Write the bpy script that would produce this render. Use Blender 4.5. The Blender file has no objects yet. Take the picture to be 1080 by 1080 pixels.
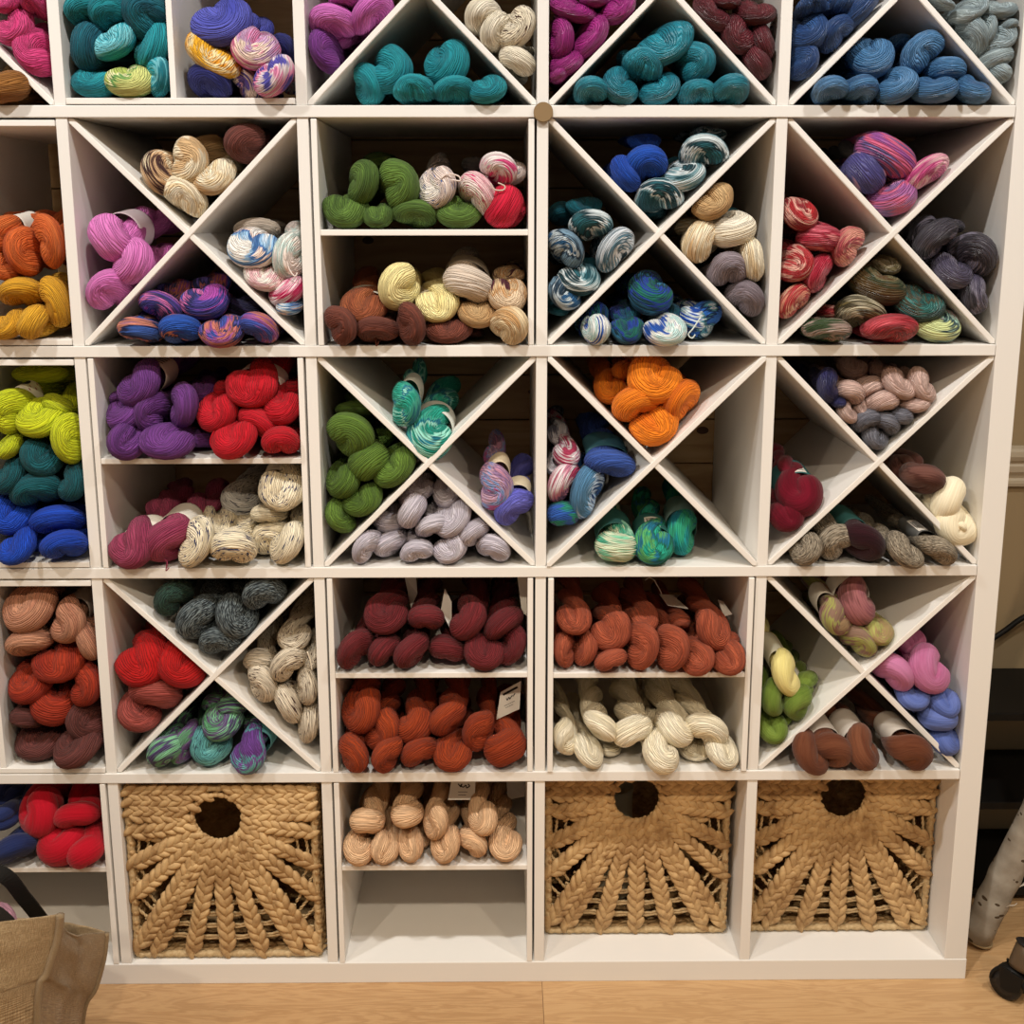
import bpy, bmesh, math, random
import numpy as np
from mathutils import Vector, Matrix, Euler, noise as mnoise

SC = bpy.context.scene
COL = SC.collection
R = math.radians
random.seed(7)

# ------------------------------------------------------------------ camera
FPX, CXP, CYP = 1164.8, 540.0, 463.4
CAM = Vector((1.0264, -1.6782, 1.2791))
def _rod(v):
    t = v.length; k = v / t
    return Matrix.Rotation(t, 3, k)
RC = _rod(Vector((0.1947, -0.0082, -0.0017))) @ Matrix(((1, 0, 0), (0, 0, -1), (0, 1, 0)))
cd = bpy.data.cameras.new('camera'); cam = bpy.data.objects.new('camera', cd); COL.objects.link(cam)
cd.sensor_width = 36.0; cd.lens = FPX / 1080 * 36.0
cd.shift_y = -(540 - CYP) / 1080
cd.clip_start = 0.02
right, down, fwd = RC[0], RC[1], RC[2]
cam.matrix_world = Matrix.Translation(CAM) @ Matrix((right, -down, -fwd)).transposed().to_4x4()
SC.camera = cam

def ray(px, py):
    return RC.transposed() @ Vector(((px - CXP) / FPX, (py - CYP) / FPX, 1.0))
def at(px, py, Y):
    d = ray(px, py); return CAM + d * ((Y - CAM.y) / d.y)
def at_z(px, py, Z):
    d = ray(px, py); return CAM + d * ((Z - CAM.z) / d.z)
def depth(p):
    return RC[2].dot(p - CAM)

# ------------------------------------------------------------------ materials
def lin(h):
    if not isinstance(h, str): return tuple(h) + (1.0,) if len(h) == 3 else h
    h = h.lstrip('#'); o = []
    for i in (0, 2, 4):
        c = int(h[i:i + 2], 16) / 255
        o.append(c / 12.92 if c <= 0.04045 else ((c + 0.055) / 1.055) ** 2.4)
    return (o[0], o[1], o[2], 1.0)

class NT:
    def __init__(s, name):
        s.m = bpy.data.materials.new(name); s.m.use_nodes = True
        s.t = s.m.node_tree; s.n = s.t.nodes; s.l = s.t.links
        s.b = s.n['Principled BSDF']
    def node(s, typ, **kw):
        x = s.n.new(typ)
        for k, v in kw.items(): setattr(x, k, v)
        return x
    def link(s, a, b): s.l.new(a, b)
    def math(s, op, a, b=None, c=None):
        x = s.n.new('ShaderNodeMath'); x.operation = op
        for i, v in enumerate((a, b, c)):
            if v is None: continue
            if isinstance(v, (int, float)): x.inputs[i].default_value = v
            else: s.l.new(v, x.inputs[i])
        return x.outputs[0]
    def noise(s, vec, scale, detail=2.0, rough=0.5, dist=0.0):
        x = s.n.new('ShaderNodeTexNoise'); x.inputs['Scale'].default_value = scale
        x.inputs['Detail'].default_value = detail; x.inputs['Roughness'].default_value = rough
        x.inputs['Distortion'].default_value = dist
        if vec is not None: s.l.new(vec, x.inputs['Vector'])
        return x.outputs['Fac']
    def xyz(s, x, y, z=0.0):
        c = s.n.new('ShaderNodeCombineXYZ')
        for i, v in enumerate((x, y, z)):
            if isinstance(v, (int, float)): c.inputs[i].default_value = v
            else: s.l.new(v, c.inputs[i])
        return c.outputs[0]
    def ramp(s, fac, stops, interp='LINEAR'):
        x = s.n.new('ShaderNodeValToRGB'); x.color_ramp.interpolation = interp
        e = x.color_ramp.elements
        while len(e) > 1: e.remove(e[-1])
        for i, (p, c) in enumerate(stops):
            q = e[0] if i == 0 else e.new(p)
            q.position = p; q.color = lin(c)
        s.l.new(fac, x.inputs[0]); return x.outputs[0]
    def mix(s, fac, a, b, mode='MIX'):
        x = s.n.new('ShaderNodeMix'); x.data_type = 'RGBA'; x.blend_type = mode
        for i, v in ((0, fac), (6, a), (7, b)):
            if isinstance(v, (int, float)): x.inputs[i].default_value = v
            elif isinstance(v, (tuple, str)): x.inputs[i].default_value = lin(v)
            else: s.l.new(v, x.inputs[i])
        return x.outputs[2]
    def bump(s, h, strength, dist):
        x = s.n.new('ShaderNodeBump'); x.inputs['Strength'].default_value = strength
        x.inputs['Distance'].default_value = dist; s.l.new(h, x.inputs['Height'])
        s.l.new(x.outputs[0], s.b.inputs['Normal'])
    def set(s, rough=0.5, spec=0.4, sheen=0.0, metal=0.0):
        s.b.inputs['Roughness'].default_value = rough
        s.b.inputs['Specular IOR Level'].default_value = spec
        s.b.inputs['Sheen Weight'].default_value = sheen
        s.b.inputs['Metallic'].default_value = metal
        return s
    def color(s, c):
        if isinstance(c, (tuple, str)): s.b.inputs['Base Color'].default_value = lin(c)
        else: s.l.new(c, s.b.inputs['Base Color'])

def simple(name, col, rough=0.5, spec=0.4, metal=0.0, bump=None, var=0.0):
    t = NT(name).set(rough, spec, 0, metal)
    if var or bump:
        g = t.node('ShaderNodeTexCoord').outputs['Object']
        n = t.noise(g, bump[0] if bump else 20.0, 4)
        if var:
            c0 = lin(col); a = tuple(x * (1 - var) for x in c0[:3]) + (1,); b = tuple(min(1, x * (1 + var)) for x in c0[:3]) + (1,)
            t.color(t.ramp(n, [(0.3, a), (0.7, b)]))
        else: t.color(col)
        if bump: t.bump(n, bump[1], bump[2])
    else: t.color(col)
    return t.m

WHITE = simple('white_laminate', (0.80, 0.775, 0.735), 0.42, 0.35, bump=(220, 0.03, 0.001))
WHITE2 = simple('white_melamine', (0.83, 0.80, 0.755), 0.45, 0.35, bump=(200, 0.03, 0.001))

# ------------------------------------------------------------------ object helpers
def link(name, me, mat=None, parent=None):
    o = bpy.data.objects.new(name, me); COL.objects.link(o)
    if mat is not None:
        for m in (mat if isinstance(mat, (list, tuple)) else [mat]): me.materials.append(m)
    if parent is not None: o.parent = parent
    return o
def empty(name, loc=(0, 0, 0)):
    o = bpy.data.objects.new(name, None); COL.objects.link(o); o.location = loc
    o.empty_display_size = 0.05
    return o
def tag(o, label, cat, group=None, kind=None):
    o['label'] = label; o['category'] = cat
    if group: o['group'] = group
    if kind: o['kind'] = kind
    return o
def bm_mesh(bm, name, smooth=False):
    me = bpy.data.meshes.new(name); bm.normal_update(); bm.to_mesh(me); bm.free()
    if smooth: me.polygons.foreach_set('use_smooth', [True] * len(me.polygons))
    return me
def box_bm(lo, hi, bev=0.0, bm=None):
    bm = bm or bmesh.new()
    c = [(a + b) / 2 for a, b in zip(lo, hi)]; d = [b - a for a, b in zip(lo, hi)]
    r = bmesh.ops.create_cube(bm, size=1.0, matrix=Matrix.Translation(c) @ Matrix.Diagonal((d[0], d[1], d[2], 1)))
    if bev:
        es = list({e for v in r['verts'] for e in v.link_edges})
        bmesh.ops.bevel(bm, geom=es, offset=bev, segments=2, profile=0.6, affect='EDGES')
    return bm
def box(name, lo, hi, mat, parent=None, bev=0.0012):
    p = parent.location if parent is not None else Vector((0, 0, 0))
    lo = [a - b for a, b in zip(lo, p)]; hi = [a - b for a, b in zip(hi, p)]
    return link(name, bm_mesh(box_bm(lo, hi, bev), name), mat, parent)
def tube_bm(bm, pts, rad, seg=10, closed=False, caps=True, flat=1.0):
    pts = [Vector(p) for p in pts]; n = len(pts)
    if not hasattr(rad, '__len__'): rad = [rad] * n
    rings = []; up = None
    for i, p in enumerate(pts):
        a = pts[(i - 1) % n] if (closed or i > 0) else p
        b = pts[(i + 1) % n] if (closed or i < n - 1) else p
        t = (b - a).normalized()
        if up is None: up = Vector((0, 0, 1)) if abs(t.z) < 0.9 else Vector((1, 0, 0))
        up = (up - t * up.dot(t)).normalized(); s = t.cross(up)
        rings.append([bm.verts.new(p + (up * math.cos(2 * math.pi * k / seg) * flat + s * math.sin(2 * math.pi * k / seg)) * rad[i]) for k in range(seg)])
    for i in range(n if closed else n - 1):
        A, B = rings[i], rings[(i + 1) % n]
        for k in range(seg): bm.faces.new((A[k], A[(k + 1) % seg], B[(k + 1) % seg], B[k]))
    if caps and not closed:
        bm.faces.new(rings[0][::-1]); bm.faces.new(rings[-1])
    return bm
def tube(name, pts, rad, mat, parent=None, seg=10, closed=False, flat=1.0):
    bm = tube_bm(bmesh.new(), pts, rad, seg, closed, True, flat)
    bmesh.ops.recalc_face_normals(bm, faces=bm.faces)
    return link(name, bm_mesh(bm, name, True), mat, parent)

# ------------------------------------------------------------------ setting
def oak():
    t = NT('oak_floor').set(0.45, 0.4)
    g = t.node('ShaderNodeTexCoord').outputs['Object']
    sp = t.node('ShaderNodeSeparateXYZ'); t.link(g, sp.inputs[0])
    X, Y = sp.outputs[0], sp.outputs[1]
    row = t.math('FLOOR', t.math('DIVIDE', t.math('ADD', Y, 0.158), 0.18))
    fy = t.math('FRACT', t.math('DIVIDE', t.math('ADD', Y, 0.158), 0.18))
    xs = t.math('ADD', X, t.math('MULTIPLY', row, 0.57))
    colm = t.math('FLOOR', t.math('DIVIDE', t.math('ADD', xs, 0.16), 1.25))
    fx = t.math('FRACT', t.math('DIVIDE', t.math('ADD', xs, 0.16), 1.25))
    idn = t.math('FRACT', t.math('MULTIPLY', t.math('SINE', t.math('ADD', t.math('MULTIPLY', row, 12.98), t.math('MULTIPLY', colm, 78.2))), 437.5))
    v = t.xyz(t.math('MULTIPLY', X, 1.6), t.math('MULTIPLY', Y, 13.0), t.math('MULTIPLY', idn, 9.0))
    n1 = t.noise(v, 2.2, 5, 0.55, 1.2)
    rings = t.math('SINE', t.math('MULTIPLY', n1, 46.0))
    v2 = t.xyz(t.math('MULTIPLY', X, 6.0), t.math('MULTIPLY', Y, 240.0), idn)
    n2 = t.noise(v2, 3.0, 3)
    f = t.math('ADD', t.math('ADD', t.math('MULTIPLY', rings, 0.16), t.math('MULTIPLY', n2, 0.5)), t.math('MULTIPLY', idn, 0.25))
    c = t.ramp(f, [(0.0, (0.40, 0.225, 0.100)), (0.5, (0.53, 0.325, 0.155)), (1.0, (0.62, 0.405, 0.21))])
    gap = t.math('LESS_THAN', t.math('MINIMUM', t.math('MULTIPLY', fy, 0.18), t.math('MULTIPLY', fx, 1.25)), 0.0011)
    t.color(t.mix(gap, c, (0.16, 0.08, 0.035, 1)))
    t.bump(f, 0.08, 0.002)
    return t.m
def pine():
    t = NT('pine_boards').set(0.55, 0.3)
    g = t.node('ShaderNodeTexCoord').outputs['Object']
    sp = t.node('ShaderNodeSeparateXYZ'); t.link(g, sp.inputs[0])
    X, Z = sp.outputs[0], sp.outputs[2]
    row = t.math('FLOOR', t.math('DIVIDE', Z, 0.086))
    v = t.xyz(t.math('MULTIPLY', X, 1.5), t.math('MULTIPLY', row, 3.7), t.math('MULTIPLY', Z, 16.0))
    n1 = t.noise(v, 2.0, 5, 0.6, 0.8)
    vo = t.node('ShaderNodeTexVoronoi'); vo.inputs['Scale'].default_value = 5.0
    t.link(t.xyz(X, t.math('MULTIPLY', row, 1.7), t.math('MULTIPLY', Z, 1.6)), vo.inputs['Vector'])
    knot = t.math('LESS_THAN', vo.outputs['Distance'], 0.06)
    c = t.ramp(n1, [(0.3, (0.42, 0.25, 0.115)), (0.55, (0.58, 0.38, 0.19)), (0.75, (0.68, 0.48, 0.26))])
    t.color(t.mix(knot, c, (0.10, 0.045, 0.02, 1)))
    t.bump(n1, 0.1, 0.002)
    return t.m
OAK, PINE = oak(), pine()
TAN = simple('tan_wall_paint', (0.33, 0.245, 0.14), 0.7, 0.25, bump=(90, 0.06, 0.002))
TRIM = simple('cream_trim_paint', (0.50, 0.43, 0.32), 0.45, 0.4)
GREIGE = simple('greige_paint', (0.50, 0.46, 0.39), 0.6, 0.3)
CEILM = simple('ceiling_paint', (0.72, 0.68, 0.60), 0.8, 0.2)

WALLY = 0.425
box('floor', (-1.6, -3.6, -0.05), (3.6, WALLY, 0.0), OAK, None, 0)['kind'] = 'structure'
box('wall_back', (-1.6, WALLY, -0.05), (3.6, WALLY + 0.08, 2.75), TAN, None, 0)['kind'] = 'structure'
box('ceiling', (-1.6, -3.6, 2.70), (3.6, WALLY, 2.78), CEILM, None, 0)['kind'] = 'structure'
# chair rail on the wall beside the shelving, moulded profile
def rail():
    bm = bmesh.new()
    prof = [(0, .770), (.010, .770), (.012, .776), (.012, .782), (.007, .786), (.010, .792), (.016, .800), (.018, .812), (.015, .818), (.022, .824), (.026, .832), (.026, .842), (.020, .847), (0, .850)]
    a = [bm.verts.new((1.838, WALLY - d - 0.0005, z)) for d, z in prof]
    b = [bm.verts.new((3.6, WALLY - d - 0.0005, z)) for d, z in prof]
    for i in range(len(prof) - 1): bm.faces.new((a[i], b[i], b[i + 1], a[i + 1]))
    bm.faces.new(a); bm.faces.new(b[::-1]); bm.faces.new((a[-1], b[-1], b[0], a[0]))
    bmesh.ops.recalc_face_normals(bm, faces=bm.faces)
    o = link('trim_1', bm_mesh(bm, 'trim'), TRIM); o['kind'] = 'structure'
rail()

# ------------------------------------------------------------------ shelving unit
CELL, DIV, FR, DEP = 0.335, 0.017, 0.038, 0.39
S0 = [FR + i * (CELL + DIV) for i in range(5)]          # lower edge of each opening (x and z alike)
S1 = [a + CELL for a in S0]
TOT = S1[-1] + FR
unit = empty('shelving_unit', (TOT / 2, 0, 0))
tag(unit, 'tall white open cube shelving unit filled with yarn, standing on the oak floor', 'shelving unit')
box('bottom_board', (0, 0, 0), (TOT, DEP, FR), WHITE, unit)
box('top_board', (0, 0, TOT - FR), (TOT, DEP, TOT), WHITE, unit)
box('side_panel', (0, 0.0012, FR), (FR, DEP, TOT - FR), WHITE, unit)
box('side_panel', (TOT - FR, 0.0012, FR), (TOT - 0.0006, DEP, TOT - FR), WHITE, unit)
for k in range(4):
    box('shelf_board', (FR, -0.0005, S1[k]), (TOT - FR - 0.0012, DEP, S0[k + 1]), WHITE, unit)
for c in range(4):
    for r in range(5):
        box('divider_panel', (S1[c], 0.0018, S0[r]), (S0[c + 1], DEP, S1[r]), WHITE, unit)
# boarded back behind the upper rows, with open joints between the planks
bm = bmesh.new(); z = S0[1] + 0.004
while z < TOT - 0.05:
    box_bm((FR * .4 - TOT / 2, DEP + 0.004, z), (TOT - FR * .4 - TOT / 2, DEP + 0.016, z + 0.0835), 0.0015, bm); z += 0.086
link('plank_back', bm_mesh(bm, 'plank_back'), PINE, unit)
box('painted_back', (FR * .4, DEP + 0.004, 0.002), (TOT - FR * .4, DEP + 0.012, S0[1]), GREIGE, unit, 0)

GAP, TH = 0.0035, 0.0088
def cell(r, c):                                          # r counts from the bottom
    return S0[c], S1[c], S0[r], S1[r]
def x_insert(r, c, label, yf=0.003):
    x0, x1, z0, z1 = cell(r, c); cx, cz = (x0 + x1) / 2, (z0 + z1) / 2
    t = empty('cross_divider', (cx, 0, z0)); tag(t, label, 'shelf divider', 'cross dividers in the shelving unit')
    h = (x1 - x0) / 2 - 0.0008; w = TH / 2 * math.sqrt(2)
    for sgn in (1, -1):
        prof = [(-h, -h), (-h + w, -h), (h, h - w), (h, h), (h - w, h), (-h, -h + w)]
        if sgn < 0: prof = [(-x, z) for x, z in prof][::-1]
        # the second board is a hair shallower where the two halves slot into each other
        y0, y1 = (yf, yf + 0.372) if sgn > 0 else (yf + 0.0012, yf + 0.3712)
        bm = bmesh.new()
        A = [bm.verts.new((x, y0, z + cz - z0)) for x, z in prof]; B = [bm.verts.new((x, y1, z + cz - z0)) for x, z in prof]
        n = len(prof)
        for i in range(n): bm.faces.new((A[i], B[i], B[(i + 1) % n], A[(i + 1) % n]))
        bm.faces.new(A); bm.faces.new(B[::-1])
        bmesh.ops.recalc_face_normals(bm, faces=bm.faces)
        bmesh.ops.bevel(bm, geom=[e for e in bm.edges if all(abs(v.co.y - y0) < 1e-6 for v in e.verts)], offset=0.001, segments=2, affect='EDGES')
        link('diagonal_panel', bm_mesh(bm, 'diagonal_panel'), WHITE2, t)
def shelf_insert(r, c, label, zs=0.5, yf=0.0):
    x0, x1, z0, z1 = cell(r, c)
    t = empty('shelf_insert', ((x0 + x1) / 2, 0, z0)); tag(t, label, 'shelf insert', 'two-level shelf inserts')
    a, b = x0 + GAP, x1 - GAP; zm = z0 + (z1 - z0) * zs
    box('side_plate', (a, yf, z0 + .0006), (a + TH, .378, z1 - .002), WHITE2, t, .001)
    box('side_plate', (b - TH, yf, z0 + .0006), (b, .378, z1 - .002), WHITE2, t, .001)
    box('middle_shelf', (a + TH, yf + .0015, zm - TH / 2), (b - TH, .378, zm + TH / 2), WHITE2, t, .001)
def bin_insert(r, c, label, xs=0.5, yf=0.0):
    x0, x1, z0, z1 = cell(r, c)
    t = empty('bin_insert', ((x0 + x1) / 2, 0, z0)); tag(t, label, 'shelf insert', 'upright two-bin inserts')
    a, b = z0 + GAP, z1 - GAP; xm = x0 + (x1 - x0) * xs
    box('bottom_plate', (x0 + .001, yf, a - .002), (x1 - .001, .378, a - .002 + TH), WHITE2, t, .001)
    box('top_plate', (x0 + .001, yf, b - TH), (x1 - .001, .378, b), WHITE2, t, .001)
    box('middle_plate', (xm - TH / 2, yf + .0015, a + TH - .002), (xm + TH / 2, .378, b - TH), WHITE2, t, .001)

x_insert(4, 0, 'white crossed divider with pink and bronze skeins in the top row')
bin_insert(4, 1, 'white upright insert parting teal skeins from violet and yellow ones', 0.47)
x_insert(4, 2, 'white crossed divider with teal skeins under orchid and cream ones')
x_insert(4, 3, 'white crossed divider with magenta, teal and dark wine skeins')
x_insert(4, 4, 'white crossed divider full of denim blue and silver skeins')
bin_insert(3, 0, 'white upright insert around the orange and mustard skeins')
x_insert(3, 1, 'white crossed divider holding orchid pink and galaxy-dyed skeins')
shelf_insert(3, 2, 'white shelf insert with olive green skeins over brown and cream ones', .505)
x_insert(3, 3, 'white crossed divider with royal blue and teal-and-white skeins')
x_insert(3, 4, 'white crossed divider with mauve, red and slate skeins')
bin_insert(2, 0, 'white upright insert around chartreuse, deep teal and blue skeins')
shelf_insert(2, 1, 'white shelf insert with purple and red skeins over rose and cream ones', .515)
x_insert(2, 2, 'white crossed divider with grass green and lilac grey skeins')
x_insert(2, 3, 'white crossed divider with tangerine skeins and one empty wedge', -0.003)
x_insert(2, 4, 'white crossed divider with blush, berry and ivory skeins')
bin_insert(1, 0, 'white upright insert around the peach brown, rust and cocoa skeins')
x_insert(1, 1, 'white crossed divider with grey marl, scarlet and oatmeal skeins')
shelf_insert(1, 2, 'white shelf insert with burgundy skeins over brick orange ones', .505)
shelf_insert(1, 3, 'white shelf insert with terracotta skeins over natural white ones', .505, -0.003)
x_insert(1, 4, 'white crossed divider with fuzzy brown, pink and lime skeins')
shelf_insert(0, 0, 'white shelf insert with cherry red skeins behind the burlap bag', .53)
shelf_insert(0, 2, 'white shelf insert with peach skeins above an empty bottom shelf', .53)

# brown felt pad stuck where two boards cross
p = at(573, 118.3, -0.0035)
bm = bmesh.new()
bmesh.ops.create_cone(bm, cap_ends=True, segments=40, radius1=.0143, radius2=.0143, depth=.0035, matrix=Matrix.Translation(p) @ Matrix.Rotation(R(90), 4, 'X'))
bmesh.ops.bevel(bm, geom=[e for e in bm.edges if len(e.link_faces) == 2 and max(len(f.verts) for f in e.link_faces) > 4], offset=.0008, segments=2, affect='EDGES')
tag(link('felt_pad', bm_mesh(bm, 'felt_pad'), simple('brown_felt', (0.26, 0.175, 0.09), .9, .1, bump=(900, .3, .0006))),
    'round brown felt pad stuck on the white shelf crossing', 'felt pad')
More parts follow.
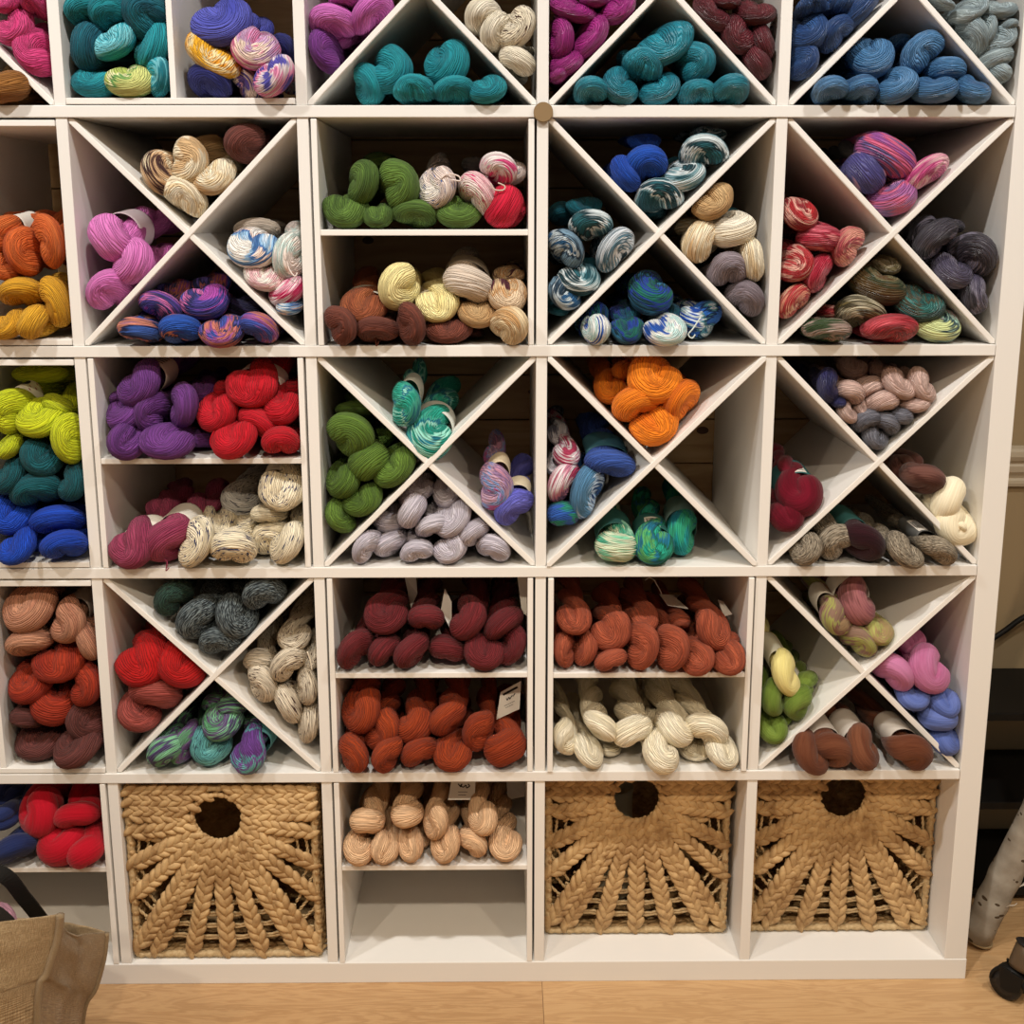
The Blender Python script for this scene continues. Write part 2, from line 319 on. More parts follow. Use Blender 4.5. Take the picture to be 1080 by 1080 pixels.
# ------------------------------------------------------------------ yarn
# name: (words, style, colours)   styles: s solid, t tonal, v variegated, k speckled, m marled; add g for glossy, f for fuzzy
YARN = {
 'pink': ('hot pink', 't', 'c83a78 da5890'), 'bronze': ('bronze', 't', '86592a a5743a'),
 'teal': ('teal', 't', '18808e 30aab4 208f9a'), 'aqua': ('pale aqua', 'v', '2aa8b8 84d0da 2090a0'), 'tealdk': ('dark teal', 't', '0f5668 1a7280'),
 'lime': ('lime streaked', 'v', 'd3d68a 6fa05a e4e2b0 b5c46a'), 'violet': ('violet blue', 't', '4a50a8 6468bf'),
 'goldcream': ('gold and cream', 'v', 'e6ae2c f0deae dc9820 e8c060'), 'navy': ('navy', 't', '262a68 3a3f84'),
 'pinkcream': ('pink and cream', 'v', 'e272a6 f2dac8 c8a2c4 dd86b0'), 'violetpink': ('violet and pink', 'v', '4c449f e58fb5 e8d8dc 5f58b0'),
 'creamviolet': ('cream and violet', 'v', 'e8ccb8 66509a d9a0b0'),
 'orchid': ('orchid pink', 't', 'c05fb0 d67cc6'), 'plum': ('plum', 't', '6c3080 874494'), 'cream': ('cream', 't', 'e6dcc6 f1e9d8'),
 'speckbrown': ('brown speckled cream', 'k', 'eee4d0 e8dcc4 4a201a'), 'magenta': ('magenta', 'tg', '98287a b23c92'),
 'teal2': ('silky teal', 'tg', '1c7284 3298aa'), 'wine': ('dark wine', 'tg', '58202a 74303a'), 'denim': ('denim blue', 'tg', '2b4a7c 40659a'),
 'bluegrey': ('dusty sky blue', 'tg', '3f6690 6c98c2 5080aa'), 'silver': ('silvery blue grey', 'tg', '8a9ca4 b4c2c4'),
 'orange': ('burnt orange', 't', 'c8602a dc7a3e'), 'mustard': ('mustard yellow', 't', 'c8921c e0ae36'),
 'creambrown': ('brown splashed cream', 'v', 'efe2c8 d2b08a 4a2a28 ecdcbc'), 'creamtan': ('cream and tan', 'v', 'f2e8d0 e6d0aa f0e4ca d2b288'),
 'tan': ('tan', 't', 'b89468 cdae82'), 'brownmauve': ('mauve brown', 't', '6b3c34 824c44'),
 'orchid2': ('candy orchid pink', 't', 'cc70b4 de8ac8'),
 'whiteblue': ('white and blue', 'v', 'f0ece6 9dc0de 4a78b0 f0dace ecE8e4'.lower()), 'whitemint': ('minty white', 'v', 'e8e6de cfe0da f0e2da'),
 'whitepink': ('blush white', 'v', 'f2e6da e8bcc0 f0e8e0'), 'pinkspeck': ('raspberry splashed white', 'v', 'f0dade c82a66 e8a8bc f0e4e0'),
 'galaxyblue': ('blue galaxy-dyed', 'v', '2a5cb4 34458f d08a74 22285a 4a70c0'), 'galaxypink': ('magenta galaxy-dyed', 'v', 'b054ac 54499a 32346a cc74ac 4a5aa8'),
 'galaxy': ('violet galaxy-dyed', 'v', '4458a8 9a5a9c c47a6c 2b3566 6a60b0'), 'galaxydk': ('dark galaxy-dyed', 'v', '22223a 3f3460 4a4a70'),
 'olive': ('olive green', 't', '4c662c 68863c'), 'whitebluesp': ('blue flecked white', 'k', 'efe8de e6d4cc 3f5f98'),
 'whitepinksp': ('pink flecked white', 'k', 'f0e4dc ecc4c8 d03a76'), 'pinkwhite': ('hot pink and white', 'v', 'e2588f f2e0e2 f4ece8 e8a0b8'),
 'crimson': ('crimson', 't', 'c2143a d8284c'), 'brown': ('chocolate brown', 't', '66362a 804838'), 'copper': ('copper brown', 't', '8a4c30 a8643e'),
 'butter': ('butter yellow', 't', 'ead898 f4e8ae'), 'beige': ('pale beige', 't', 'ccbcac ddd0c2'), 'tan2': ('honey tan', 'v', 'e0c69c e8d4b0 c8a070'),
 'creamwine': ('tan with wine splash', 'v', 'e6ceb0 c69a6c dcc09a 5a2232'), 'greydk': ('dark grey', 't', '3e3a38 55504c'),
 'royal': ('royal blue', 't', '174aa6 2460c0'), 'tealwhite': ('teal streaked white', 'v', '1c5560 7fa2aa dde6e8 143f48 2c6a74'),
 'bluewhite': ('blue streaked silver', 'v', '2c628c c6d2d8 1a3a50 7f9cb0'), 'silverteal': ('silver and teal', 'v', 'ccd2d8 567684 dcdcdc 345260'),
 'greymauve': ('mauve grey', 'tg', '7c7078 9c9098'), 'bluegreen': ('blue and green dyed', 'v', '184e64 1d7062 2748a0 0e4450 3a80a8'),
 'navyteal': ('navy and teal', 'v', '1e2c5c 1f6474 2a3f88'), 'whitesky': ('white splashed blue', 'v', 'edf1ee c2e0de eef0ec 285cb0'),
 'cobaltwhite': ('cobalt and white', 'v', '1c5abc e0eaee 5a9aac 15386c 3a78cc'),
 'mauve': ('mauve and rose', 'vg', '96549a cc6488 68588e b46aa0'), 'mauveblue': ('mauve and blue', 'vg', '3c5a8a 8a68a0 cc9cb0 54508a'),
 'rosepink': ('rose pink', 'vg', 'dc7cac eec0c6 cc5690'), 'mauve2': ('pink mauve', 'vg', 'a868a0 cc6a8c 8a6a9c c890b8'),
 'redblush': ('red and blush', 'vg', 'ba3038 e2aea0 9c2232 c85a58'), 'redpink': ('raspberry red', 'vg', 'b42c46 cc6474 a02840 d88a8a'),
 'peachrose': ('peach rose', 'vg', 'dc9c8c b85660 e4b4a4'), 'peachred': ('peach and red', 'vg', 'e29a80 ba3a40 ecc0a4 c85048'),
 'slate': ('slate mauve', 'vg', '4e4a54 36323c 827c8c 5a5468'), 'mossbrown': ('moss brown', 'vg', '5c4828 3c4630 827a5c 6a5030'),
 'creammoss': ('cream and moss', 'vg', 'd0c8b4 7a7050 c0b49c'), 'olivebrown': ('olive brown', 'vg', '6c643e c8bea4 544c34 7a6c44'),
 'forestteal': ('forest teal', 'vg', '2b605e 545444 3a7874 2c4a48'), 'forest': ('forest green', 'vg', '2c4628 46643e b09a90 38502c'),
 'redolive': ('cherry red streaked', 'vg', 'aa2236 c03444 962430 cc5560'), 'mintpastel': ('mint and pastel', 'vg', 'd6e0a4 3c565c a8c8b8 d4a6b8 e4e8e0'),
 'chart': ('chartreuse', 't', 'b4c01a d2da2c'), 'deepteal': ('deep teal', 't', '0c4e56 146872'), 'blue': ('cobalt blue', 't', '1440a4 1c52c0'),
 'purple': ('purple', 't', '653478 7c4690'), 'red': ('bright red', 't', 'b80a24 cc1830'), 'rose': ('dusty rose', 't', '91395a a9506e'),
 'specknavy': ('navy flecked cream', 'k', 'ecdfc2 f2e8d0 2c3868'), 'speckgrey': ('flecked grey white', 'k', 'bcbab6 ccc8c2 3a3a48'),
 'seagreen': ('sea green', 'v', '1a9080 9cd8c8 1c7f94 4eb09c 26a08c'), 'grass': ('grass green', 't', '526c26 6e8c3a'),
 'pinkblue': ('pink and blue dyed', 'v', 'c86aa2 8aa4d4 c4a0b4 94789c d49cb4'), 'periwinkle': ('periwinkle', 't', '6464c0 7c7cd2'),
 'lilacgrey': ('lilac grey', 't', 'c0b8c4 d4ced6'), 'tangerine': ('tangerine', 't', 'e07a16 f49426'),
 'rosewhite': ('rose and white', 'v', 'ba4468 eee4e8 d890a8 76587e'), 'bluemix': ('mixed blue', 'v', '2b68a8 1e4a7a b6cade 5c8cb0'),
 'indigo': ('indigo blue', 't', '30509a 4464b0'), 'indigo2': ('indigo and green', 'v', '284ca4 463878 2d947c 3464b4'),
 'greywhite': ('grey and white', 'v', 'b0acb4 e0dce0 6a6a78'), 'mint': ('mint green', 'v', '88ccaa dce4c8 4cac8e a4d8bc'),
 'emerald': ('emerald mixed', 'v', '1d9c86 62b070 1f7c9c 127862 30b098'), 'turq': ('turquoise', 'v', '1c9ca0 3cb490 1488a0'),
 'navy2': ('dark navy', 'tg', '22224e 33336a'), 'blush': ('silky blush', 'tg', 'c6a69c dcc0b6'), 'steel': ('steel grey', 'tg', '62626c 80808a'),
 'berry': ('berry red', 'tf', '600820 7a102c'), 'dustrose': ('dusty brown rose', 'vf', '745048 5a3830 68483e'), 'ivory': ('ivory', 'tf', 'eee2c4 f4ecd4'),
 'greige': ('flecked greige', 'm', '988c7a b4a896 6c6254'), 'aubergine': ('dark aubergine', 'tf', '2e1018 3e1a24'),
 'peachbrown': ('peach brown', 't', 'b07c64 c8967a'), 'rust': ('rust red', 't', '98301a ae4224'), 'cocoa': ('cocoa brown', 't', '5e322c 764440'),
 'greenblack': ('dark green marled', 'm', '24443a 3c5c50 1a2a26'), 'marl': ('grey marled', 'm', '3e484c 808a8c 242a2e'),
 'scarlet': ('scarlet', 't', 'a80e12 bc1818'), 'dustred': ('dusty red', 't', '96463e ae5c54'),
 'oatmeal': ('brown flecked oatmeal', 'k', 'd8cab4 e4d8c4 54382c'), 'greenpurple': ('green and purple', 'v', '66a078 725888 8cc8a0 564872 7ab08c'),
 'purplegreen': ('purple and green', 'v', '745490 86689c 6ca07c'), 'aquamist': ('misty aqua', 'k', '66a8a8 86c4bc 3a5a6a'),
 'purpleaqua': ('purple and aqua', 'v', '744894 6aacb4 845aa4 74b4b4'), 'burgundy': ('burgundy', 't', '661c22 7c2a30'),
 'brick': ('brick orange', 't', '8e3814 a6481c'), 'terracotta': ('terracotta', 't', '9c4e34 b86446'), 'natural': ('natural white', 't', 'f2e6c8 f9f1dc'),
 'mossrose': ('moss and rose', 'vf', '988062 88605c a4a462 927868'), 'mauverose': ('mauve rose', 'vf', '8c5860 a06a6c 7c5050'),
 'mossgreen': ('moss green', 'vf', '9c9c58 a48c68 b0b06c'), 'lemon': ('pale lemon', 'tf', 'd8cc84 e8dc9c'), 'limegreen': ('lime green', 'tf', '62782e 7c9044'),
 'bubblegum': ('bubblegum pink', 'tf', 'b86c94 c886ac'), 'cornflower': ('cornflower blue', 'tf', '5c6eac 7282bc'), 'mohairbrown': ('fuzzy brown', 'tf', '6a3e2a 84563e'),
 'cherry': ('cherry red', 'tf', 'a40a22 ba1830'), 'navyblue': ('navy blue', 'tf', '222c54 303c6a'), 'peach': ('pale peach', 't', 'e2b890 eecaa4'),
 'olivedk': ('shaded olive', 't', '3a5a24 4a6c2e'), 'greyband': ('grey', 't', '5a5450 6a645e'),
}
_mats = {}
def yarn_mat(key):
    if key in _mats: return _mats[key]
    words, st, cols = YARN[key]
    cs = [tuple(v ** 1.14 for v in lin(h)[:3]) + (1.0,) for h in cols.split()]       # dyed wool is a little deeper than it photographs
    t = NT('yarn_' + words.replace(' ', '_')); t.set(0.8, 0.25, 0.04)
    t.b.inputs['Sheen Roughness'].default_value = 0.5
    uvn = t.node('ShaderNodeUVMap'); sp = t.node('ShaderNodeSeparateXYZ'); t.link(uvn.outputs[0], sp.inputs[0])
    U, V = sp.outputs[0], sp.outputs[1]
    rnd = t.math('MULTIPLY', t.node('ShaderNodeObjectInfo').outputs['Random'], 37.0)
    # circle coordinates so nothing shows a seam where u wraps round
    a = t.math('MULTIPLY', U, 2 * math.pi); cu, su = t.math('COSINE', a), t.math('SINE', a)
    def vec(r, v): return t.xyz(t.math('MULTIPLY', cu, r), t.math('MULTIPLY', su, r), t.math('ADD', t.math('MULTIPLY', V, v), rnd))
    if st[0] == 'v':
        jit = t.math('MULTIPLY', t.math('SUBTRACT', t.noise(vec(6.5, 2.0), 1.0, 1), 0.5), 0.9)
        n = t.math('ADD', t.noise(vec(0.5, 11.0), 1.0, 2, 0.5, 0.3), t.math('MULTIPLY', jit, 0.30))
        k = len(cs); stops = [(0.0, cs[0])]
        span = 0.34 / k
        for i, c in enumerate(cs):
            lo = 0.33 + 0.34 * i / k
            stops += [(lo + span * .28, c), (lo + span * .72, c)]
        col = t.ramp(n, stops[1:])
    elif st[0] == 'k':
        col = t.ramp(t.noise(vec(0.8, 4.0), 1.0, 2), [(0.4, cs[0]), (0.6, cs[1])])
        sp1 = t.noise(vec(9.0, 60.0), 1.0, 2, 0.5)
        patch = t.noise(vec(0.9, 8.0), 1.3, 1)
        f = t.ramp(t.math('ADD', sp1, t.math('MULTIPLY', patch, 0.22)), [(0.70, (0, 0, 0, 1)), (0.75, (1, 1, 1, 1))])
        col = t.mix(f, col, cs[2])
    elif st[0] == 'm':
        col = t.ramp(t.noise(vec(13.0, 120.0), 1.0, 1), [(0.36, cs[2]), (0.47, cs[0]), (0.60, cs[1])])
    else:
        col = t.ramp(t.noise(vec(0.9, 6.0), 1.0, 3, 0.6), [(0.35, cs[0]), (0.65, cs[-1])] if len(cs) < 3 else [(0.33, cs[0]), (0.5, cs[2]), (0.68, cs[1])])
    # each strand of the yarn differs a little from its neighbours
    st_n = t.noise(vec(8.5, 3.5), 1.0, 2, 0.65)
    col = t.mix(0.55, col, t.ramp(st_n, [(0.32, (0.74, 0.74, 0.74, 1)), (0.62, (1, 1, 1, 1))]), 'MULTIPLY')
    t.color(col)
    wob = t.math('MULTIPLY', t.noise(vec(2.2, 9.0), 1.0, 2), 0.10)
    s1 = t.math('ABSOLUTE', t.math('SINE', t.math('MULTIPLY', t.math('ADD', t.math('ADD', U, wob), t.math('MULTIPLY', V, 0.9)), math.pi * (42 if 'f' not in st else 26))))
    h = t.math('ADD', t.math('MULTIPLY', t.math('POWER', s1, 0.6), 0.55), t.math('MULTIPLY', st_n, 0.6))
    if 'g' in st: t.set(0.42, 0.4, 0.03); t.b.inputs['Anisotropic'].default_value = 0.5
    if 'f' in st:
        t.set(0.9, 0.15, 0.12); t.bump(h, 0.5, 0.0016)
    else: t.bump(h, 1.0, 0.0034)
    _mats[key] = t.m; return t.m

def hank_data(seed, turns, tau, d0, k, M=92, S=56, L=0.25):
    """A hank twisted on itself: one thick coil of yarn runs out and back, wound round itself, and folds over at both ends."""
    rng = np.random.default_rng(seed)
    r0, rb, db = 0.0240, 0.0165, 0.0108
    sg = 1 if seed % 2 else -1
    ph = rng.uniform(0, 6.28)
    yf, yb = 0.036, L - 0.028
    n = 60; P = []
    T = np.linspace(0, 1, n)
    ang = lambda t: sg * 2 * np.pi * turns * t
    dd = lambda t: db + (d0 - db) * np.exp(-(t / 0.16) ** 2)
    A = [(dd(t) * np.cos(ang(t)), yf + t * (yb - yf), dd(t) * np.sin(ang(t))) for t in T]
    B = [(-x, y, -z) for x, y, z in A]
    ca = np.array([0, -np.cos(tau), -np.sin(tau)])
    th = np.linspace(0, np.pi, 16)[1:-1]
    front = [np.array([d0 * np.cos(q), yf, 0]) + ca * k * np.sin(q) for q in th]
    ae = ang(1.0); e = np.array([np.cos(ae), 0, np.sin(ae)])
    back = [np.array([0, yb, 0]) - e * db * np.cos(q) + np.array([0, 1, 0]) * 0.012 * np.sin(q) for q in th]
    P = np.array(A[::-1] + front + B + back)                       # back..front (A), fold, front..back (B), fold
    P[:, 0] += 0.0025 * np.sin(P[:, 1] * 25 + ph); P[:, 2] += 0.002 * np.sin(P[:, 1] * 31 + ph * 2)
    for _ in range(3): P = 0.25 * np.roll(P, 1, 0) + 0.5 * P + 0.25 * np.roll(P, -1, 0)
    Q = np.vstack([P, P[:1]]); seg = np.linalg.norm(np.diff(Q, axis=0), axis=1)
    w = seg * (1 + 1.2 * np.exp(-(Q[:-1, 1] / 0.06) ** 2)); cum = np.r_[0, np.cumsum(w)]
    t = np.linspace(0, cum[-1], M + 1)[:-1]
    C = np.stack([np.interp(t, cum, Q[:, i]) for i in range(3)], 1)
    arc = np.r_[0, np.cumsum(np.linalg.norm(np.diff(np.vstack([C, C[:1]]), axis=0), axis=1))]
    Tn = np.roll(C, -1, 0) - np.roll(C, 1, 0); Tn /= np.linalg.norm(Tn, axis=1)[:, None]
    up = np.array([0.3, 0.1, 1.0]); ups = []
    for i in range(M):
        up = up - Tn[i] * up.dot(Tn[i]); up /= np.linalg.norm(up); ups.append(up)
    u2 = ups[-1] - Tn[0] * ups[-1].dot(Tn[0]); u2 /= np.linalg.norm(u2)
    tw = np.arctan2(np.cross(ups[0], u2).dot(Tn[0]), ups[0].dot(u2))
    V = np.zeros((M, S, 3)); th = np.arange(S) / S * 2 * np.pi
    fr = rng.integers(4, 22, 9); am = rng.uniform(.3, 1, 9) / (fr ** .45); fp = rng.uniform(0, 6.28, 9); sl = rng.integers(-3, 4, 9)
    for i in range(M):
        a = -tw * i / M; cu = ups[i]; cv = np.cross(Tn[i], cu)
        U = cu * np.cos(a) + cv * np.sin(a); W = np.cross(Tn[i], U)
        y = C[i, 1]; r = rb + (r0 - rb) * np.exp(-(max(0, y - 0.012) / 0.055) ** 2)
        r *= 1 + 0.03 * np.sin(9 * 2 * np.pi * i / M + ph)
        rid = sum(am[q] * np.sin(fr[q] * th + fp[q] + sl[q] * 2 * np.pi * i / M) for q in range(9))
        rr = r * (1 + 0.0125 * rid)
        V[i] = C[i] + np.outer(rr * np.cos(th), U) + np.outer(rr * np.sin(th), W)
    V = V.reshape(-1, 3); V[:, 1] -= V[:, 1].min()
    f = V[V[:, 1] < 0.055]
    x0, x1, z0, z1 = f[:, 0].min(), f[:, 0].max(), f[:, 2].min(), f[:, 2].max()
    V[:, 0] -= (x0 + x1) / 2; V[:, 2] -= (z0 + z1) / 2
    idx = np.arange(M * S).reshape(M, S); nx = np.roll(idx, -1, 0)
    F = np.stack([idx, np.roll(idx, -1, 1), np.roll(nx, -1, 1), nx], -1).reshape(-1, 4)
    us = np.arange(S + 1) / S; vs = arc / 0.5
    uv = np.zeros((M, S, 4, 2))
    uv[:, :, 0, 0] = us[:-1]; uv[:, :, 1, 0] = us[1:]; uv[:, :, 2, 0] = us[1:]; uv[:, :, 3, 0] = us[:-1]
    uv[:, :, 0, 1] = vs[:-1, None]; uv[:, :, 1, 1] = vs[:-1, None]; uv[:, :, 2, 1] = vs[1:, None]; uv[:, :, 3, 1] = vs[1:, None]
    return V, F, uv.reshape(-1, 2), (x1 - x0, z1 - z0)
def raw_mesh(name, V, F, uv, mi=None):
    me = bpy.data.meshes.new(name)
    me.vertices.add(len(V)); me.vertices.foreach_set('co', V.ravel().astype(np.float32))
    me.loops.add(F.size); me.loops.foreach_set('vertex_index', F.ravel().astype(np.int32))
    me.polygons.add(len(F)); me.polygons.foreach_set('loop_start', np.arange(0, F.size, 4, dtype=np.int32))
    if mi is not None: me.polygons.foreach_set('material_index', mi.astype(np.int32))
    me.update(calc_edges=True)
    l = me.uv_layers.new(name='UVMap'); l.data.foreach_set('uv', uv.ravel().astype(np.float32))
    me.polygons.foreach_set('use_smooth', np.ones(len(F), bool)); me.update(); me.validate()
    return me
SPEC = [(1, 1.15, .95, .0150, .026), (2, 1.3, .45, .0145, .020), (3, 1.0, 1.2, .0160, .030), (4, 1.45, .75, .0140, .024),
        (5, 1.2, -.7, .0150, .024), (6, 1.5, 1.05, .0165, .028), (7, .9, .25, .0150, .016), (8, 1.25, -1.05, .0150, .026),
        (9, 1.1, 1.35, .0135, .032), (10, 1.6, .6, .0155, .022)]
HANKS = []
for s in SPEC:
    V, F, uv, wh = hank_data(*s)
    HANKS.append((raw_mesh('hank', V, F, uv), wh, s))
LOW = {}

# paper band round the body, just behind the front fold
def band_mesh(y0=0.060, y1=0.100, r=0.0308, S=40):
    V = []; th = np.arange(S) / S * 2 * np.pi
    rows = [(y0, r), (y0 + .004, r + .0006), ((y0 + y1) / 2, r + .0002), (y1 - .004, r + .0006), (y1, r), (y1, r - .0008), ((y0 + y1) / 2, r - .0006), (y0, r - .0008)]
    for y, q in rows: V.append(np.stack([q * np.cos(th) * 1.04, np.full(S, y), q * np.sin(th) * .98], 1))
    V = np.vstack(V); idx = np.arange(8 * S).reshape(8, S); nx = np.roll(idx, -1, 0)
    F = np.stack([idx, nx, np.roll(nx, -1, 1), np.roll(idx, -1, 1)], -1).reshape(-1, 4)
    uv = np.zeros((len(F) * 4, 2)); 
    return raw_mesh('paper_band', V, F, uv)
BAND = band_mesh(); BAND_LONG = band_mesh(0.058, 0.116)
_bands = {}
def band_mat(c):
    if c not in _bands: _bands[c] = simple('band_paper_' + c, c, 0.6, 0.3)
    return _bands[c]
INK = simple('black_ink', (0.012, 0.011, 0.012), .6, .2)
PAPER = simple('white_card', (0.74, 0.70, 0.64), .6, .25)
RESV = simple('red_ink', (0.35, 0.05, 0.04), .6, .2)

CROPS = {'A1': (0, 0, 3.1765), 'A2': (310, 0, 3.857), 'A3': (560, 0, 3.857), 'A4': (810, 0, 4.0), 'B0': (0, 110, 4.155), 'B1': (0, 100, 3.1765),
         'B2': (310, 100, 3.857), 'B3': (560, 100, 3.857), 'B4': (800, 100, 3.857), 'C0': (0, 370, 4.5), 'C1': (0, 350, 3.1765), 'C2': (320, 350, 4.0),
         'C3': (560, 350, 4.0), 'C4': (790, 350, 3.724), 'D0': (0, 600, 3.269), 'D1': (0, 590, 3.0857), 'D2': (330, 590, 4.1538), 'D3': (560, 590, 4.1538),
         'D4': (780, 590, 3.6), 'E1': (0, 800, 3.0857), 'E2': (340, 800, 4.32)}
ALL = []
def comp(place, crop, default, rows):
    ox, oy, sc = CROPS[crop]
    for ent in rows.split(';'):
        tk = ent.split()
        if not tk: continue
        cx, cy, w, h, a = map(float, tk[:5])
        d = dict(place=place, x=ox + cx / sc, y=oy + cy / sc, w=w / sc, h=h / sc, a=a, col=default, Y=-0.004, q=0.0, e=0.0, v=None, band=None, long=False, extra='')
        for k in tk[5:]:
            if k in YARN: d['col'] = k
            elif k[0] == 'y': d['Y'] = float(k[1:])
            elif k[0] == 'q': d['q'] = float(k[1:])
            elif k[0] == 'e': d['e'] = float(k[1:])
            elif k[0] == 'v': d['v'] = int(k[1:])
            elif k[0] == 'B': d['band'] = k[1:]
            elif k[0] == 'L': d['band'] = k[1:]; d['long'] = True
            elif k[0] == '+': d['extra'] += k[1:]
            else: raise ValueError(k + ' in ' + ent)
        ALL.append(d)
# one entry per skein, read off the photograph: where its front fold shows, its size and lean, and its yarn
comp('pink wedge of the top row', 'A1', 'pink', '50 95 140 110 35; 112 178 165 115 -65; 30 15 90 60 10; 115 12 80 80 0')
comp('bronze wedge of the top row', 'A1', 'bronze', '55 292 155 115 10')
comp('teal bin of the top row', 'A1', 'teal', '255 32 125 95 30; 368 40 140 115 20; 505 45 155 155 45 tealdk; 290 155 160 110 80 tealdk; 385 140 168 105 25 aqua; 528 150 170 120 60; 300 280 160 105 -5; 437 272 168 115 0 lime; 555 260 140 85 90 aqua; 400 205 150 70 0 tealdk y.05')
comp('violet bin of the top row', 'A1', 'violet', '742 75 205 155 10 v0; 713 190 200 100 -38 goldcream; 702 275 145 112 -20 navy; 848 160 160 135 -40 pinkcream; 922 255 155 118 45 violetpink; 828 285 115 95 -50 creamviolet; 950 165 100 85 -50 navy y.06')
comp('wedge of orchid skeins, top row', 'A2', 'orchid', '140 88 198 128 -5; 328 70 200 122 40; 210 5 135 70 0; 112 245 205 125 -70 plum; 195 160 110 80 0 y.05; 70 120 80 70 0 y.04')
comp('teal wedge under cream skeins', 'A2', 'teal', '265 340 190 150 -70; 395 290 195 170 60; 490 370 170 118 -5; 628 255 195 170 55; 650 375 170 108 5; 820 362 180 130 10')
comp('cream wedge of the top row', 'A2', 'cream', '765 68 155 135 45; 805 140 155 112 70; 920 112 185 140 55 speckbrown; 912 265 170 115 -30; 962 212 85 65 0 y.06')
comp('magenta wedge of the top row', 'A3', 'magenta', '165 38 195 95 -15; 122 152 172 105 90; 246 152 195 112 55; 372 52 165 112 45; 148 272 170 110 30; 112 332 110 85 40; 260 2 120 60 0')
comp('teal wedge between magenta and wine', 'A3', 'teal2', '545 182 250 150 25; 455 265 165 125 -25; 670 255 168 152 -85; 220 368 160 118 -5; 366 355 155 142 -45; 522 368 168 122 25; 680 380 162 105 0; 832 362 165 130 0; 400 238 100 80 0 y.05')
comp('wine wedge of the top row', 'A3', 'wine', '737 62 185 112 -35; 842 145 165 132 -60; 925 50 170 105 0; 962 170 155 105 -70; 930 300 165 125 -60; 795 10 115 60 0')
comp('denim wedge of the top row', 'A4', 'denim', '180 132 170 132 50; 180 28 125 75 0; 302 150 175 112 45; 167 290 168 118 80; 415 58 195 112 50; 315 12 95 95 60; 248 30 70 70 0 y.04')
comp('dusty blue wedge of the top row', 'A4', 'bluegrey', '440 238 185 172 20; 650 220 205 142 40; 770 275 165 108 0; 235 375 165 122 5; 390 382 152 120 0; 545 365 175 132 40; 705 375 185 118 10; 880 375 165 132 -20; 545 190 95 75 0 y.06; 400 318 120 70 0 y.03')
comp('silvery wedge of the top row', 'A4', 'silver', '735 8 105 55 -30; 850 45 160 88 35; 868 150 175 95 -60; 912 125 155 75 85; 1005 40 145 82 0; 990 160 155 115 45; 1000 245 140 96 20; 1004 305 125 104 -40; 1030 120 80 66 20')
# second row
comp('orange and mustard bin', 'B0', 'orange', '10 570 155 110 80 Bc9c2b8 q35; 100 648 212 135 -80; 220 598 235 128 -80; 22 710 145 105 -60; 145 512 100 75 0 y.07; 70 498 90 60 0 y.1; 85 828 195 135 10 mustard; 236 866 222 152 -75 mustard; 28 968 160 118 10 mustard; 142 960 148 118 60 mustard; 275 770 85 70 0 mustard y.05; 218 985 80 75 0 mustard y.05')
comp('cream wedge over the orchid skeins', 'B1', 'creamtan', '525 275 155 108 -60 creambrown; 633 224 160 130 75; 727 290 155 115 10; 627 367 170 112 -40; 705 195 115 125 90 tan y.05; 850 190 132 120 50 brownmauve; 772 235 70 60 0 y.06')
comp('orchid wedge of the second row', 'B1', 'orchid2', '368 480 160 135 -60 Bd8ccd2 q32; 462 578 155 140 60; 352 690 178 132 40; 540 545 90 80 0 y.07; 412 640 85 80 0 y.04')
comp('wedge of white dyed skeins', 'B1', 'whitemint', '850 512 168 132 5 whiteblue; 966 540 152 98 85; 877 620 145 88 -15 whitepink; 966 670 142 104 35 pinkspeck; 862 450 150 75 0 beige y.05; 985 735 95 65 0 whiteblue; 900 585 85 60 0 y.05; 990 460 70 65 0 y.05')
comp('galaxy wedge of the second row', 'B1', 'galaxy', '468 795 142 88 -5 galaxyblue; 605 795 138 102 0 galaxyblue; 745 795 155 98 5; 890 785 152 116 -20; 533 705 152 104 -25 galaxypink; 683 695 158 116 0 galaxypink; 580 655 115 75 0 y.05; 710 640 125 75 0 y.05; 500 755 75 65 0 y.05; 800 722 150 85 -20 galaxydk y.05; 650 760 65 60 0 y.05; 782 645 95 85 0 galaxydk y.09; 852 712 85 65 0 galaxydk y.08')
comp('upper shelf of olive skeins', 'B2', 'olive', '278 358 182 132 75; 425 365 205 165 -80; 195 485 185 132 -15; 345 496 128 102 0; 490 495 182 116 -5; 670 492 184 122 -5; 583 376 172 140 60 whitebluesp L544f4a e14; 750 402 192 132 -50 whitepinksp; 832 302 152 128 -20 pinkwhite; 915 312 115 105 0 whitebluesp y.04; 890 465 175 150 60 crimson; 340 268 115 65 0 y.11; 725 285 85 65 0 greydk y.07')
comp('lower shelf of brown and cream skeins', 'B2', 'brown', '172 945 162 130 -70; 340 960 172 112 0; 475 940 172 116 -80; 630 956 188 108 0; 285 868 188 124 0 copper Bb4aea2 e12; 427 780 192 156 75 butter; 585 855 174 128 0 butter La79a80 e6; 710 775 208 155 -20 beige L8c8378 e10; 745 888 158 112 -10 tan; 880 940 155 148 -60 tan2; 880 815 158 142 -25 creamwine; 890 735 125 70 0 creamwine y.05; 225 990 85 60 0 y.04; 740 970 70 45 0 y.05')
comp('royal blue wedge of the second row', 'B3', 'royal', '468 285 172 152 0; 364 345 155 112 -55; 458 195 135 70 0 y.05')
comp('royal blue wedge of the second row', 'B3', 'tealwhite', '502 432 195 132 0; 620 328 180 122 25; 720 245 195 132 0; 512 515 100 55 0 tealdk y.05; 730 162 135 65 0 y.06; 580 288 85 65 0 tealdk y.06')
